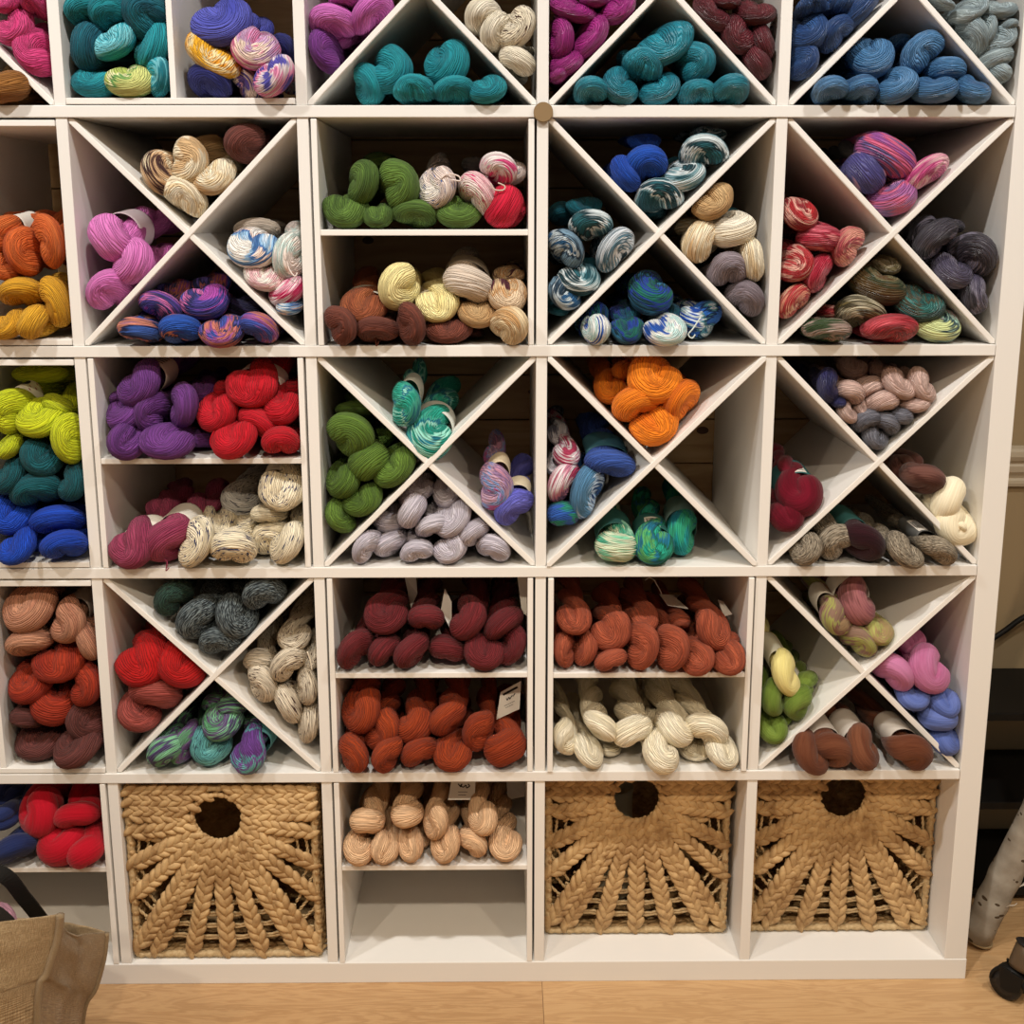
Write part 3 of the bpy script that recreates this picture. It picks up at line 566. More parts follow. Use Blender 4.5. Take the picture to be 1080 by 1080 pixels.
comp('silver and blue streaked wedge', 'B3', 'tealwhite', '243 530 175 124 0; 135 622 175 112 -55 bluewhite; 345 636 195 130 55 silverteal; 212 766 170 132 0; 125 815 158 112 -50 bluewhite; 215 458 145 85 0 tealdk y.05; 120 482 105 95 0 tealdk y.09; 235 692 80 60 0 tealdk y.04; 130 895 105 60 0 tealdk y.03')
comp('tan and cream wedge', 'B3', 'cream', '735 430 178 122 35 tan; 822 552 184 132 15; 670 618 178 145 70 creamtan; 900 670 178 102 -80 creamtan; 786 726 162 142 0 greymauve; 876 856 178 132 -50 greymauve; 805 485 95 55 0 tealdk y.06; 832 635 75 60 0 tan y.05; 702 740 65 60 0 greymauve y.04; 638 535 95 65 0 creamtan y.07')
comp('cobalt and green wedge', 'B3', 'bluegreen', '490 812 188 166 -20; 238 915 165 115 70; 268 962 122 106 80 whitesky y0; 382 890 125 85 0 navyteal y.02; 390 960 138 104 0; 546 960 172 120 0 whitesky; 552 888 115 75 0 navyteal y.03; 735 912 184 152 45 cobaltwhite; 658 910 115 112 0 cobaltwhite y.02; 470 745 115 65 0 navyteal y.04')
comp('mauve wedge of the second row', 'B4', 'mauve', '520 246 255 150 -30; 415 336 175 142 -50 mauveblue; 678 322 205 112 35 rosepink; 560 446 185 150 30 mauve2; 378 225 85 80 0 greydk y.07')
comp('red wedge of the second row', 'B4', 'redpink', '170 482 155 132 -30 redblush; 250 585 176 116 -5; 370 626 165 126 60 peachrose; 152 690 154 126 60 redblush; 265 746 166 112 65; 150 856 166 118 50 peachred; 115 622 70 65 0 redblush y.04; 190 742 75 60 0 y.03')
comp('slate wedge of the second row', 'B4', 'slate', '722 582 195 132 40; 905 650 190 142 -50; 790 726 165 132 -20; 916 832 184 142 -75; 662 545 125 95 40 y.04; 790 540 85 65 0 y.04; 795 625 85 65 0 y.04; 850 852 70 60 0 y.04; 712 682 85 65 0 y.04')
comp('moss and red wedge', 'B4', 'mossbrown', '480 768 236 142 -15; 520 694 105 75 0 creammoss y.02; 420 886 205 132 -15 olivebrown; 655 852 205 142 -5 forestteal; 700 798 95 55 0 redblush y.02; 270 962 212 116 -3 forest; 536 966 218 122 0 redolive; 765 958 224 152 -5 mintpastel; 285 885 95 65 0 redblush y.03; 645 768 85 55 0 creammoss y.05')
# third row
comp('chartreuse and blue bin', 'C0', 'chart', '45 290 215 130 85 Bd9d2c6 q28 e8 +logo; 182 326 220 166 -5; 322 422 238 130 -85; 45 450 140 105 40; 272 258 145 95 -30 y.03 Bc9c2b4 q12; 190 110 255 85 0 y.08; 235 390 85 65 0 y.05; 195 505 195 152 -50 deepteal; 45 592 195 152 40 deepteal; 165 662 245 165 20 deepteal; 342 632 176 142 60 deepteal; 45 780 195 165 -45 blue; 262 806 255 152 10 blue; 75 940 176 142 20 blue; 175 900 135 122 -50 blue y.03; 340 925 212 152 15 blue')
comp('upper shelf of purple and red skeins', 'C1', 'purple', '460 152 165 124 30 Bb9a9a0 q32 +print; 397 272 148 116 20; 506 270 144 98 80; 612 250 150 104 80; 424 370 122 110 -60; 560 370 178 106 -5; 685 366 85 72 0 y.03; 380 225 70 60 0 y.03; 560 232 70 60 0 y.04; 682 200 90 85 0 y.05; 728 268 144 122 35 red; 842 186 170 124 -10 red Bd2cac4 q24; 868 308 155 108 -30 red; 966 250 128 124 0 red; 786 360 155 116 25 red; 970 366 124 104 10 red; 752 190 65 60 0 red y.04; 1000 185 65 55 0 red y.05')
comp('lower shelf of rose and cream skeins', 'C1', 'rose', '425 722 165 132 25 Bd6d0c4 q24 e4; 556 702 178 132 50 Bc9c4ba q22 e10; 548 588 110 75 0 y.08; 656 706 176 104 60 specknavy; 742 650 105 95 0 specknavy y.03; 778 722 154 134 0 specknavy; 916 690 155 124 10 specknavy; 900 612 118 76 0 specknavy y.02; 996 708 152 98 60 specknavy; 962 520 152 122 -30 specknavy Bc8c0b0; 806 568 132 100 -20 speckgrey y.07; 828 640 75 60 0 specknavy y.04; 1012 612 65 60 0 specknavy y.04; 712 578 65 45 0 y.09')
comp('sea green wedge', 'C2', 'seagreen', '430 305 185 132 80 Bc6c8c0 q14 e12; 530 446 195 182 -30 Bc6c8c0 q12 e16')
comp('grass green wedge', 'C2', 'grass', '198 432 205 186 -40; 275 546 176 152 40; 395 570 205 132 40; 156 632 155 130 50; 260 712 175 136 30; 156 790 174 122 -60; 220 325 165 75 0 y.05 B4a4840; 340 440 95 85 0 y.07; 222 640 75 65 0 y.03')
comp('wedge with one periwinkle skein', 'C2', 'pinkblue', '812 656 195 142 75 Bd2c2a4 e16; 905 755 195 152 50 periwinkle Bd0c2a6 e14')
comp('lilac grey wedge', 'C2', 'lilacgrey', '458 756 155 108 60; 542 822 150 102 20; 655 766 185 116 40; 495 662 115 85 0 y.04; 248 900 158 106 60; 366 898 148 106 35; 480 920 145 98 10; 622 905 158 116 30; 720 846 145 106 40; 815 905 152 122 -30; 360 795 135 95 0 y.03; 605 688 115 105 0 y.03; 470 868 85 65 0 y.03; 796 850 85 65 0 y.04; 545 758 70 60 0 y.04')
comp('tangerine wedge', 'C3', 'tangerine', '523 205 230 186 -10; 420 325 215 150 20; 637 298 195 142 60; 510 420 210 165 25; 325 250 135 115 0 y.05 B6a6660; 392 165 85 105 90 y.07')
comp('indigo wedge of the third row', 'C3', 'bluemix', '135 640 184 122 65 rosewhite; 245 682 235 136 75; 345 568 212 136 -10 indigo L2c5560 e16 q-8; 142 812 155 140 10 indigo2; 150 520 112 92 0 rosewhite y.02 L2c5a60 e10; 92 570 65 60 0 greywhite y.03; 112 430 85 85 0 greywhite y.09')
comp('mint and turquoise wedge', 'C3', 'mint', '360 906 174 136 -5 L2f5f5c e8; 520 902 164 142 0 emerald L2f6460 e8 +barcode; 638 856 178 126 -80 turq L6f8a88 e8')
comp('blush and steel wedge', 'C4', 'blush', '288 235 135 98 -80 navy2; 325 282 65 55 0 navy2; 395 242 122 102 -20; 365 325 104 76 -50; 525 282 136 106 10; 470 222 126 95 20 y.02 B2e5856; 590 205 144 104 -30; 700 232 144 104 -55; 655 286 116 74 10; 447 298 95 82 -40 y.01; 435 372 124 98 20 steel; 556 388 128 98 -30 steel; 610 346 95 76 0 steel; 495 452 115 88 -40 steel; 408 142 115 75 0 y.07 B2a5454; 520 160 95 70 0 y.06; 310 180 85 65 0 y.06')
comp('berry wedge', 'C4', 'berry', '212 650 176 152 30 L2c5c5c q-4 +patch; 135 746 166 142 20; 165 535 95 55 0 y.05')
comp('ivory and dusty rose wedge', 'C4', 'ivory', '678 586 165 124 -20 dustrose; 782 662 175 132 70; 850 764 195 152 -50; 720 696 105 85 0 y.02; 782 775 85 65 -40; 632 510 90 65 0 dustrose y.07')
comp('greige and aubergine wedge', 'C4', 'greige', '222 852 134 94 60; 338 826 156 132 45; 452 826 176 132 -50 aubergine L2a5450 q-22 e8; 612 866 165 104 -30 q-26 e6; 746 860 155 94 -40 q-26 e6 L5a5a58 +barcode; 300 765 105 85 0 y.03')
# fourth row
comp('peach brown and rust bin', 'D0', 'peachbrown', '100 140 190 142 25; 235 186 154 118 60 B8a8078 e10; 98 256 155 104 15; 312 250 145 94 -70; 205 325 180 118 5 rust; 92 402 154 106 15 rust; 180 476 145 126 -20 rust; 308 400 154 112 70 rust; 242 430 85 95 0 rust y.03; 100 340 75 55 0 rust y.04; 90 515 115 85 -10 cocoa; 118 602 170 98 0 cocoa; 305 530 155 112 -60 cocoa; 260 622 168 112 20 cocoa; 152 540 75 60 0 cocoa y.04; 240 565 75 65 0 cocoa y.04')
comp('grey marled wedge', 'D1', 'marl', '563 125 124 104 60 greenblack; 643 192 150 116 60; 775 195 145 112 -60; 860 115 135 112 30; 715 262 134 94 10; 700 110 95 75 0 y.05; 805 150 70 65 0 y.04')
comp('scarlet and dusty red wedge', 'D1', 'scarlet', '460 335 180 144 20; 608 350 165 124 -40; 525 460 166 126 -10 dustred; 450 522 155 116 -40 dustred; 520 265 80 55 0 y.05')
comp('oatmeal wedge', 'D1', 'oatmeal', '840 412 130 98 -70; 935 340 125 96 50; 995 415 122 78 90; 936 470 142 86 -65; 1003 540 144 78 80; 845 325 105 72 0 y.02 B3c6466 e8; 955 255 106 65 0 y.02 B3c7074 e10; 885 382 60 55 0 y.02; 1015 312 65 75 0 y.03')
comp('green and purple wedge', 'D1', 'greenpurple', '540 626 135 112 30; 600 604 134 72 70 purplegreen; 680 606 130 108 -40 aquamist; 722 534 130 98 10; 755 478 95 72 0 y.02; 815 626 134 112 40 purpleaqua L4a8488 q36 e6; 702 462 85 65 0 y.05; 832 530 75 70 0 y.05')
comp('upper shelf of burgundy skeins', 'D2', 'burgundy', '178 398 195 126 60 q10; 308 406 154 130 50; 432 405 174 130 50; 590 393 164 136 -10; 752 405 176 142 -10; 893 378 184 112 65 q-6; 318 248 190 148 -5 e6; 495 258 156 128 -5 e6; 680 270 185 132 50 e6; 830 290 195 132 40 e5')
comp('lower shelf of brick orange skeins', 'D2', 'brick', '175 850 168 136 -70; 325 857 168 122 60; 460 848 170 132 35; 612 850 164 132 -5; 860 826 186 162 30; 185 670 204 152 55 e5; 300 742 190 150 60 q8 e4; 445 732 168 142 40 q5 e5; 590 700 180 142 50 e5; 727 746 184 136 70 e5')
comp('upper shelf of terracotta skeins', 'D3', 'terracotta', '190 262 150 112 -5 e6; 350 320 190 142 25 e4; 488 386 198 126 70 q-6; 622 395 190 126 70 q-10 e2; 732 446 150 108 35 q-8; 800 310 190 142 -55 q-14 e8; 138 395 150 104 -80; 238 392 154 96 70; 350 440 145 95 20; 870 440 150 108 30; 495 262 125 95 0 y.02; 716 372 115 85 0 y.02; 650 272 95 85 0 y.04; 880 350 85 75 0 y.02')
comp('lower shelf of natural white skeins', 'D3', 'natural', '132 775 155 108 -80; 250 845 160 94 -40 q-10; 305 735 170 122 -45 e6 q-8; 445 757 180 150 30 e6; 572 856 168 142 -35 q-6; 635 745 170 132 -40 q-14 e6; 770 745 195 150 -35 q-14 e6; 716 850 145 80 0 y.02; 860 845 155 112 -30 q-18; 345 835 100 55 0 y.03; 530 740 80 85 0 y.04')
comp('moss and rose wedge', 'D4', 'mossrose', '340 235 155 112 -60 Bcac4b8 q-16 e8; 450 170 166 132 -50 mauverose Bcac4b8 q-14 e8; 448 330 155 104 -50; 525 275 120 88 -20 mossgreen')
comp('lemon and lime wedge', 'D4', 'limegreen', '180 440 174 104 -60 lemon Lbdb8a4 q-14 e14; 130 530 135 104 -80; 235 556 134 112 70 Bb0aca0 e14; 165 610 115 65 0 y.02; 125 680 125 112 30; 262 480 85 100 80 y.03')
comp('bubblegum and cornflower wedge', 'D4', 'bubblegum', '575 440 175 114 -50 q-10; 720 420 185 150 -40 q-12 e6; 645 312 115 85 0 y.05; 660 520 125 98 0 cornflower; 785 536 115 112 0 cornflower; 745 610 144 108 0 cornflower; 805 700 125 122 -40 cornflower')
comp('fuzzy brown wedge', 'D4', 'mohairbrown', '235 748 184 122 -50 q-20 e4; 345 722 155 142 -40 Lc8c0b6 q-20 e4; 476 730 156 124 -50 q-22 e6 Lbcb4aa; 650 762 176 134 -45 q-28 e8 Lbcb4aa')
# bottom row
comp('cherry red shelf above the burlap bag', 'D0', 'cherry', '130 846 170 142 70; 265 852 155 104 10; 205 956 170 122 15; 315 990 124 104 30; 325 892 85 75 0 y.02; 290 792 105 85 0 y.04; 10 855 78 104 90 navyblue; 42 970 154 104 30 navyblue; 30 782 105 85 0 navyblue y.07')
comp('peach shelf of the bottom row', 'E2', 'peach', '203 288 154 142 0 e6; 385 262 145 116 0 e6; 515 286 155 112 75 e4; 733 282 136 112 45 q-8 e6; 160 415 144 112 -20; 283 406 134 116 -50; 402 394 124 116 40; 563 392 154 116 50; 686 386 134 122 -50; 835 396 154 112 -10; 465 345 85 75 0 y.03')
# ---- turn the entries into skeins standing in their compartments
def skein_matrix(d):
    rng = random.Random(int(d['x'] * 31 + d['y'] * 7))
    vi = d['v'] if d['v'] is not None else rng.randrange(len(HANKS))
    me, (w0, h0), spec = HANKS[vi]
    c = at(d['x'], d['y'], d['Y'] + 0.03)
    m = depth(c) / FPX
    W, H = d['w'] * m * 1.05, d['h'] * m * 1.05
    ang = R(d['a']) + (math.pi if rng.random() < .35 else 0)
    q = d['q'] * .4 if d['q'] else rng.uniform(-5, 5)
    e = max(9.0, d['e'] * .8) if d.get('band') else d['e'] * .6 if d['e'] else rng.uniform(-2, 3)
    sy = min(1.05, 0.9 + 0.15 * rng.random()) if d['Y'] < 0.05 else 0.85
    S = Matrix.Diagonal((W / w0, sy, H / h0, 1))
    # x of the mesh runs along the fold; roll it, then lean the body up (e) and sideways (q) behind the fixed front fold
    piv = Matrix.Translation((0, -0.03, 0))
    M = Matrix.Translation(c) @ Matrix.Rotation(R(-q), 4, 'Z') @ Matrix.Rotation(R(e), 4, 'X') @ Matrix.Rotation(-ang, 4, 'Y') @ piv @ S
    d['vi'] = vi; d['M'] = M; d['c'] = c
    return M
def clamp_depth(d):
    # keep the far end in front of the boarded back
    me = HANKS[d['vi']][0]; bb = [d['M'] @ Vector(b) for b in HB[d['vi']]]
    over = max(b.y for b in bb) - 0.386
    if over > 0:
        L = 0.25; f = max(0.55, 1 - over / L)
        d['M'] = d['M'] @ Matrix.Diagonal((1, f, 1, 1))
        bb = [d['M'] @ Vector(b) for b in HB[d['vi']]]; over = max(b.y for b in bb) - 0.386
        if over > 0: d['M'] = Matrix.Translation((0, -over, 0)) @ d['M']
HB = []
for me, wh, sp in HANKS:
    co = np.array([v.co for v in me.vertices]); lo, hi = co.min(0), co.max(0)
    HB.append([(x, y, z) for x in (lo[0], hi[0]) for y in (lo[1], hi[1]) for z in (lo[2], hi[2])])
# ---- keep every skein inside its own compartment: push it off the boards it would cut, and squeeze it a little if it is too big
INS = {(4, 0): 'X', (4, 1): 'B', (4, 2): 'X', (4, 3): 'X', (4, 4): 'X', (3, 0): 'B', (3, 1): 'X', (3, 2): 'S', (3, 3): 'X', (3, 4): 'X', (2, 0): 'B', (2, 1): 'S', (2, 2): 'X', (2, 3): 'X', (2, 4): 'X',
       (1, 0): 'B', (1, 1): 'X', (1, 2): 'S', (1, 3): 'S', (1, 4): 'X', (0, 0): 'S', (0, 2): 'S'}
ZS = {(3, 2): .505, (2, 1): .515, (1, 2): .505, (1, 3): .505, (0, 0): .53, (0, 2): .53}
HV = [np.array([v.co for v in me.vertices]) for me, wh, sp in HANKS]
def find_cell(d):
    c = at(d['x'], d['y'], .006)
    return min(range(5), key=lambda i: abs((S0[i] + S1[i]) / 2 - c.z)), min(range(5), key=lambda i: abs((S0[i] + S1[i]) / 2 - c.x)), c
def seat(d):
    # the lowest skeins sit on their board: read how far in (or out over the edge) from where they touch it
    ri, ci, c = find_cell(d); x0, x1, z0, z1 = cell(ri, ci); k = INS.get((ri, ci), '')
    fz = z0
    if k == 'S':
        zm = z0 + (z1 - z0) * ZS[(ri, ci)]
        if c.z > zm: fz = zm + TH / 2
    elif k == 'B': fz = z0 + GAP + TH - .002
    elif k == 'X':
        dx, dz = c.x - (x0 + x1) / 2, c.z - (z0 + z1) / 2
        if not (dz < 0 and abs(dz) > abs(dx)): return
    a = R(d['a']); yb = d['y'] + 1.05 * math.hypot(d['w'] * math.sin(a), d['h'] * math.cos(a)) / 2
    Yc = at_z(d['x'], yb, fz).y
    fd = Vector((at_z(d['x'], yb, fz).x, 0, fz)) - CAM
    yedge = CYP + FPX * RC[1].dot(fd) / RC[2].dot(fd)
    if yedge - yb < 11 and Yc > -.06 and d['Y'] < .015: d['Y'] = max(-.034, min(.03, Yc - .032)); d['seat'] = True
def settle(d):
    c = at(d['x'], d['y'], .006)
    ci = min(range(5), key=lambda i: abs((S0[i] + S1[i]) / 2 - c.x)); ri = min(range(5), key=lambda i: abs((S0[i] + S1[i]) / 2 - c.z))
    x0, x1, z0, z1 = cell(ri, ci); k = INS.get((ri, ci), ''); m = .0008
    pl = []                                              # (nx, nz, offset): inside where nx*x + nz*z >= offset
    if k == 'S':
        zm = z0 + (z1 - z0) * ZS[(ri, ci)]; g = GAP + TH
        if c.z > zm: z0 = zm + TH / 2
        else: z1 = zm - TH / 2
        x0 += g; x1 -= g
    elif k == 'B':
        xm = x0 + (x1 - x0) * (.47 if (ri, ci) == (4, 1) else .5)
        z0 += GAP + TH - .002; z1 -= GAP + TH
        if c.x > xm: x0 = xm + TH / 2
        else: x1 = xm - TH / 2
    elif k == 'X':
        cx, cz = (x0 + x1) / 2, (z0 + z1) / 2; r = math.sqrt(.5)
        for nx, nz in ((r, r), (r, -r)):
            s = 1 if nx * (c.x - cx) + nz * (c.z - cz) > 0 else -1
            pl.append((s * nx, s * nz, s * (nx * cx + nz * cz) + TH / 2 + m))
    pl += [(1, 0, x0 + m), (-1, 0, -x1 + m), (0, 1, z0 + m), (0, -1, -z1 + m)]
    V = HV[d['vi']]
    tot = Vector((0, 0, 0))
    for it in range(10):
        M = np.array(d['M']); W = V @ M[:3, :3].T + M[:3, 3]; W = W[(W[:, 1] < d['c'].y + .12) & (W[:, 1] > (.001 if d.get('seat') else -.03))]
        pen = [(o - (nx * W[:, 0] + nz * W[:, 2])).max() for nx, nz, o in pl]
        worst = max(pen)
        if worst < .0006: break
        if it in (2, 4, 6, 8): d['M'] = d['M'] @ Matrix.Translation((0, .03, 0)) @ Matrix.Diagonal((.955, 1, .955, 1)) @ Matrix.Translation((0, -.03, 0)); continue
        sx = sum(nx * max(0, p) for (nx, nz, o), p in zip(pl, pen)); sz = sum(nz * max(0, p) for (nx, nz, o), p in zip(pl, pen))
        tot += Vector((sx, 0, sz)) * .9
        if tot.length > .020 and d['Y'] < .015: break
        d['M'] = Matrix.Translation((sx * .9, 0, sz * .9)) @ d['M']
for d in ALL:
    seat(d); skein_matrix(d); settle(d); clamp_depth(d)
    d['rank'] = d['w'] * d['h'] * (1.0 if d['Y'] < 0.015 or d.get('seat') else 0.5 if d['Y'] < 0.035 else 0.25)
ALL_BY = sorted(ALL, key=lambda d: -d['rank'])
KEEP = ALL_BY[:315]; REST = ALL_BY[315:]
keep_ids = {id(d) for d in KEEP}

# labels: colour first, then where in its compartment, counted among the skeins of the same yarn there
ORD = ['first', 'second', 'third', 'fourth', 'fifth', 'sixth', 'seventh', 'eighth', 'ninth', 'tenth']
def pos_words(items):
    """items of one yarn in one compartment -> a phrase for each"""
    n = len(items)
    if n == 1: return {id(items[0]): ''}
    out = {}
    if n == 2:
        a, b = sorted(items, key=lambda d: d['x'])
        if abs(a['x'] - b['x']) >= abs(a['y'] - b['y']): out[id(a)], out[id(b)] = 'left one of two', 'right one of two'
        else:
            a, b = sorted(items, key=lambda d: d['y']); out[id(a)], out[id(b)] = 'upper one of two', 'lower one of two'
        return out
    mh = sorted(d['h'] for d in items)[n // 2] * 0.62
    layers = []
    for d in sorted(items, key=lambda d: -d['y']):
        if layers and (sum(e['y'] for e in layers[-1]) / len(layers[-1]) - d['y']) < mh: layers[-1].append(d)
        else: layers.append([d])
    k = len(layers)
    for i, L in enumerate(layers):
        nm = 'only layer' if k == 1 else 'bottom layer' if i == 0 else 'top layer' if i == k - 1 else 'middle layer' if k == 3 else ORD[i] + ' layer up'
        L.sort(key=lambda d: d['x'])
        for j, d in enumerate(L):
            if len(L) == 1: p = 'lowest' if i == 0 else 'topmost' if i == k - 1 else 'alone in ' + nm
            else:
                w = 'leftmost' if j == 0 else 'rightmost' if j == len(L) - 1 else 'middle one' if len(L) == 3 else ORD[j] + ' from left'
                p = w if k == 1 else nm + ', ' + w
            out[id(d)] = p
    return out
by = {}
for d in KEEP: by.setdefault((d['place'], d['col']), []).append(d)
for (pl, c), items in by.items():
    pw = pos_words(items); words = YARN[c][0]
    for d in items:
        p = pw[id(d)]
        band = ' with paper band' if d['band'] else ''
        lab = f"{words} skein{band}, {p}, in the {pl}" if p else f"{words} skein{band} in the {pl}"
        if len(lab.replace(',', ' ').split()) > 16: lab = lab.replace(' with paper band', '')
        if len(lab.replace(',', ' ').split()) > 16: lab = lab.replace(' in the ', ' ')
        d['label'] = lab

PROTO = []
for me, wh, sp in HANKS:
    me.materials.append(yarn_mat('cream')); PROTO.append(me)
def child(o, name, me, mat):
    c = bpy.data.objects.new(name, me); COL.objects.link(c); c.parent = o
    if not me.materials: me.materials.append(mat)
    c.material_slots[0].link = 'OBJECT'; c.material_slots[0].material = mat
    return c
_src = {}
SKEINS = {}
for d in ALL:
    if id(d) not in keep_ids: continue
    if d['vi'] not in _src:
        o = _src[d['vi']] = bpy.data.objects.new('yarn_skein', PROTO[d['vi']])
    else: o = _src[d['vi']].copy()
    COL.objects.link(o); o.matrix_world = d['M']
    o.material_slots[0].link = 'OBJECT'; o.material_slots[0].material = yarn_mat(d['col'])
    tag(o, d['label'], 'yarn', 'skeins in the ' + d['place'])
    d['obj'] = o
    if d['band']:
        b = child(o, 'paper_band', BAND_LONG if d['long'] else BAND, band_mat(d['band']))
        y0 = 0.058 if d['long'] else 0.060
        # find the mesh direction that points up in the world, to print the marks where they are seen
        Mi = d['M'].to_3x3(); upv = (Mi.transposed() @ Vector((0, -0.35, 1))); a0 = math.atan2(upv.z, upv.x)
        def onband(a, y, r=0.0310): return Vector((r * 1.04 * math.cos(a), y, r * .98 * math.sin(a)))
        def strip(bm, a1, a2, y1, y2, r=0.0316):
            n = max(1, int(abs(a2 - a1) / .12)); prev = None
            for i in range(n + 1):
                a = a1 + (a2 - a1) * i / n
                cur = (bm.verts.new(onband(a, y1, r)), bm.verts.new(onband(a, y2, r)))
                if prev: bm.faces.new((prev[0], cur[0], cur[1], prev[1]))
                prev = cur
        if 'barcode' in d['extra'] or 'patch' in d['extra']:
            bm = bmesh.new(); strip(bm, a0 - .42, a0 + .42, y0 + .002, y0 + .040, .0318)
            lb = link('white_label', bm_mesh(bm, 'white_label'), PAPER, b)
            bm = bmesh.new(); rr = random.Random(5)
            if 'barcode' in d['extra']:
                a = a0 - .26
                while a < a0 + .28:
                    wd = rr.choice((.015, .03, .05)); strip(bm, a, a + wd, y0 + .010, y0 + .034, .0320); a += wd + rr.choice((.02, .035))
            else:
                for i in range(5): strip(bm, a0 - .3, a0 + rr.uniform(.0, .3), y0 + .010 + i * .006, y0 + .0118 + i * .006, .0320)
            link('print', bm_mesh(bm, 'print'), INK, b)
        if 'logo' in d['extra']:
            bm = bmesh.new()
            for i in range(14):
                t0, t1 = i / 14 * 2 * math.pi, (i + 1) / 14 * 2 * math.pi
                f = lambda t, q: onband(a0 + .28 * q * math.cos(t), y0 + .024 + .0085 * q * math.sin(t), .0317)
                bm.faces.new([bm.verts.new(v) for v in (f(t0, 1), f(t1, 1), f(t1, 0.02), f(t0, 0.02))])
            link('emblem', bm_mesh(bm, 'emblem'), INK, b)
            bm = bmesh.new()
            for s in ((-.75, .012), (-.6, .018), (-.9, .026), (-.7, .034)): strip(bm, a0 + s[0], a0 + s[0] + .16, y0 + s[1], y0 + s[1] + .0018, .0317)
            link('print', bm_mesh(bm, 'print'), RESV, b)
        if 'print' in d['extra']:
            bm = bmesh.new()
            for i in range(5): strip(bm, a0 - .5, a0 + .1 + .08 * (i % 3), y0 + .008 + i * .007, y0 + .0102 + i * .007, .0318)
            link('print', bm_mesh(bm, 'print'), INK, b)

# the small skeins that only peep out between the others: one mass
Vs, Fs, UVs, Ms, mats, off = [], [], [], [], [], 0
for d in REST:
    s = SPEC[d['vi']]
    if d['vi'] not in LOW: LOW[d['vi']] = hank_data(*s, M=64, S=30)
    V, F, uv, wh = LOW[d['vi']]
    M = np.array(d['M']); W = V @ M[:3, :3].T + M[:3, 3]
    mt = yarn_mat(d['col'])
    if mt not in mats: mats.append(mt)
    Vs.append(W); Fs.append(F + off); UVs.append(uv); Ms.append(np.full(len(F), mats.index(mt))); off += len(V)
o = link('yarn_filling', raw_mesh('yarn_filling', np.vstack(Vs), np.vstack(Fs), np.vstack(UVs), np.concatenate(Ms)), mats)
tag(o, 'remaining skeins of all colours half hidden between and behind the front skeins', 'yarn', None, 'stuff')

# hanging price cards
def hang_tag(owner_xy, crop, corners, Y, string=None, marks=0, tilt=0.0):
    ox, oy, sc = CROPS[crop]
    tx, ty = ox + owner_xy[0] / sc, oy + owner_xy[1] / sc
    own = min((d for d in KEEP), key=lambda d: (d['x'] - tx) ** 2 + (d['y'] - ty) ** 2)['obj']
    inv = own.matrix_world.inverted()
    q = [at(ox + x / sc, oy + y / sc, Y + dy) for (x, y), dy in zip(corners, (tilt, tilt, 0, 0))]
    n = (q[1] - q[0]).cross(q[3] - q[0]).normalized()
    if n.y > 0: n = -n
    bm = bmesh.new(); a = [bm.verts.new(v) for v in q]; b = [bm.verts.new(v - n * .0007) for v in q]
    for i in range(4): bm.faces.new((a[i], a[(i + 1) % 4], b[(i + 1) % 4], b[i]))
    bm.faces.new(a); bm.faces.new(b[::-1]); bmesh.ops.recalc_face_normals(bm, faces=bm.faces)
    def adopt(name, bm, mat, parent):
        o = link(name, bm_mesh(bm, name), mat); o.parent = parent; o.matrix_parent_inverse = inv; return o
    card = adopt('price_card', bm, PAPER, own)
    P = lambda u, v: q[0] * (1 - u) * (1 - v) + q[1] * u * (1 - v) + q[2] * u * v + q[3] * (1 - u) * v + n * .0005
    def stroke(pts, w, bm):
        pts = [Vector(p) for p in pts]
        for i in range(len(pts) - 1):
            t = (pts[i + 1] - pts[i]).normalized(); s = t.cross(n) * w
            bm.faces.new([bm.verts.new(v) for v in (pts[i] + s, pts[i + 1] + s, pts[i + 1] - s, pts[i] - s)])
    if marks:
        bm = bmesh.new()
        if marks == 1:                                        # dark bar, flourish and two fine lines
            stroke([P(.15, .16), P(.85, .16)], .0018, bm)
            stroke([P(.34, .36), P(.40, .46), P(.47, .37), P(.52, .47), P(.60, .37), P(.68, .42), P(.74, .34)], .0007, bm)
            stroke([P(.28, .62), P(.76, .62)], .0003, bm); stroke([P(.36, .72), P(.70, .72)], .0003, bm)
        else:
            stroke([P(.30, .18), P(.42, .34), P(.46, .18), P(.40, .28), P(.52, .36), P(.62, .24), P(.66, .40), P(.78, .30), P(.70, .18)], .0009, bm)
            stroke([P(.34, .60), P(.70, .60)], .0004, bm); stroke([P(.36, .76), P(.66, .76)], .0004, bm)
        o = link('print', bm_mesh(bm, 'print'), INK); o.parent = card
    if string:
        pts = [at(ox + x / sc, oy + y / sc, Y) for x, y in string]
        bm = tube_bm(bmesh.new(), pts, .0006, 6)
        adopt('tag_string', bm, PAPER, own)
hang_tag((318, 248), 'D2', [(402, 78), (452, 78), (458, 150), (430, 212)], .09, None, 0, .02)
hang_tag((495, 258), 'D2', [(578, 128), (608, 185), (608, 318), (562, 222)], .04, None, 0, .02)
hang_tag((830, 290), 'D2', [(896, 76), (944, 78), (940, 250), (915, 232)], .06, None, 0, .02)
hang_tag((860, 826), 'D2', [(822, 582), (912, 532), (905, 655), (804, 702)], .05, None, 1, .02)
hang_tag((622, 395), 'D3', [(562, 152), (620, 155), (690, 216), (598, 200)], .10, [(500, 92), (518, 78), (540, 90), (568, 140), (572, 154)], 0, .05)
hang_tag((800, 310), 'D3', [(818, 176), (842, 184), (882, 240), (846, 250)], .08, None, 0, .03)
hang_tag((515, 286), 'E2', [(588, 100), (698, 100), (694, 188), (572, 188)], .07, None, 2, .02)
hang_tag((835, 396), 'E2', [(838, 104), (925, 104), (922, 172), (846, 188)], .16, None, 0, .02)
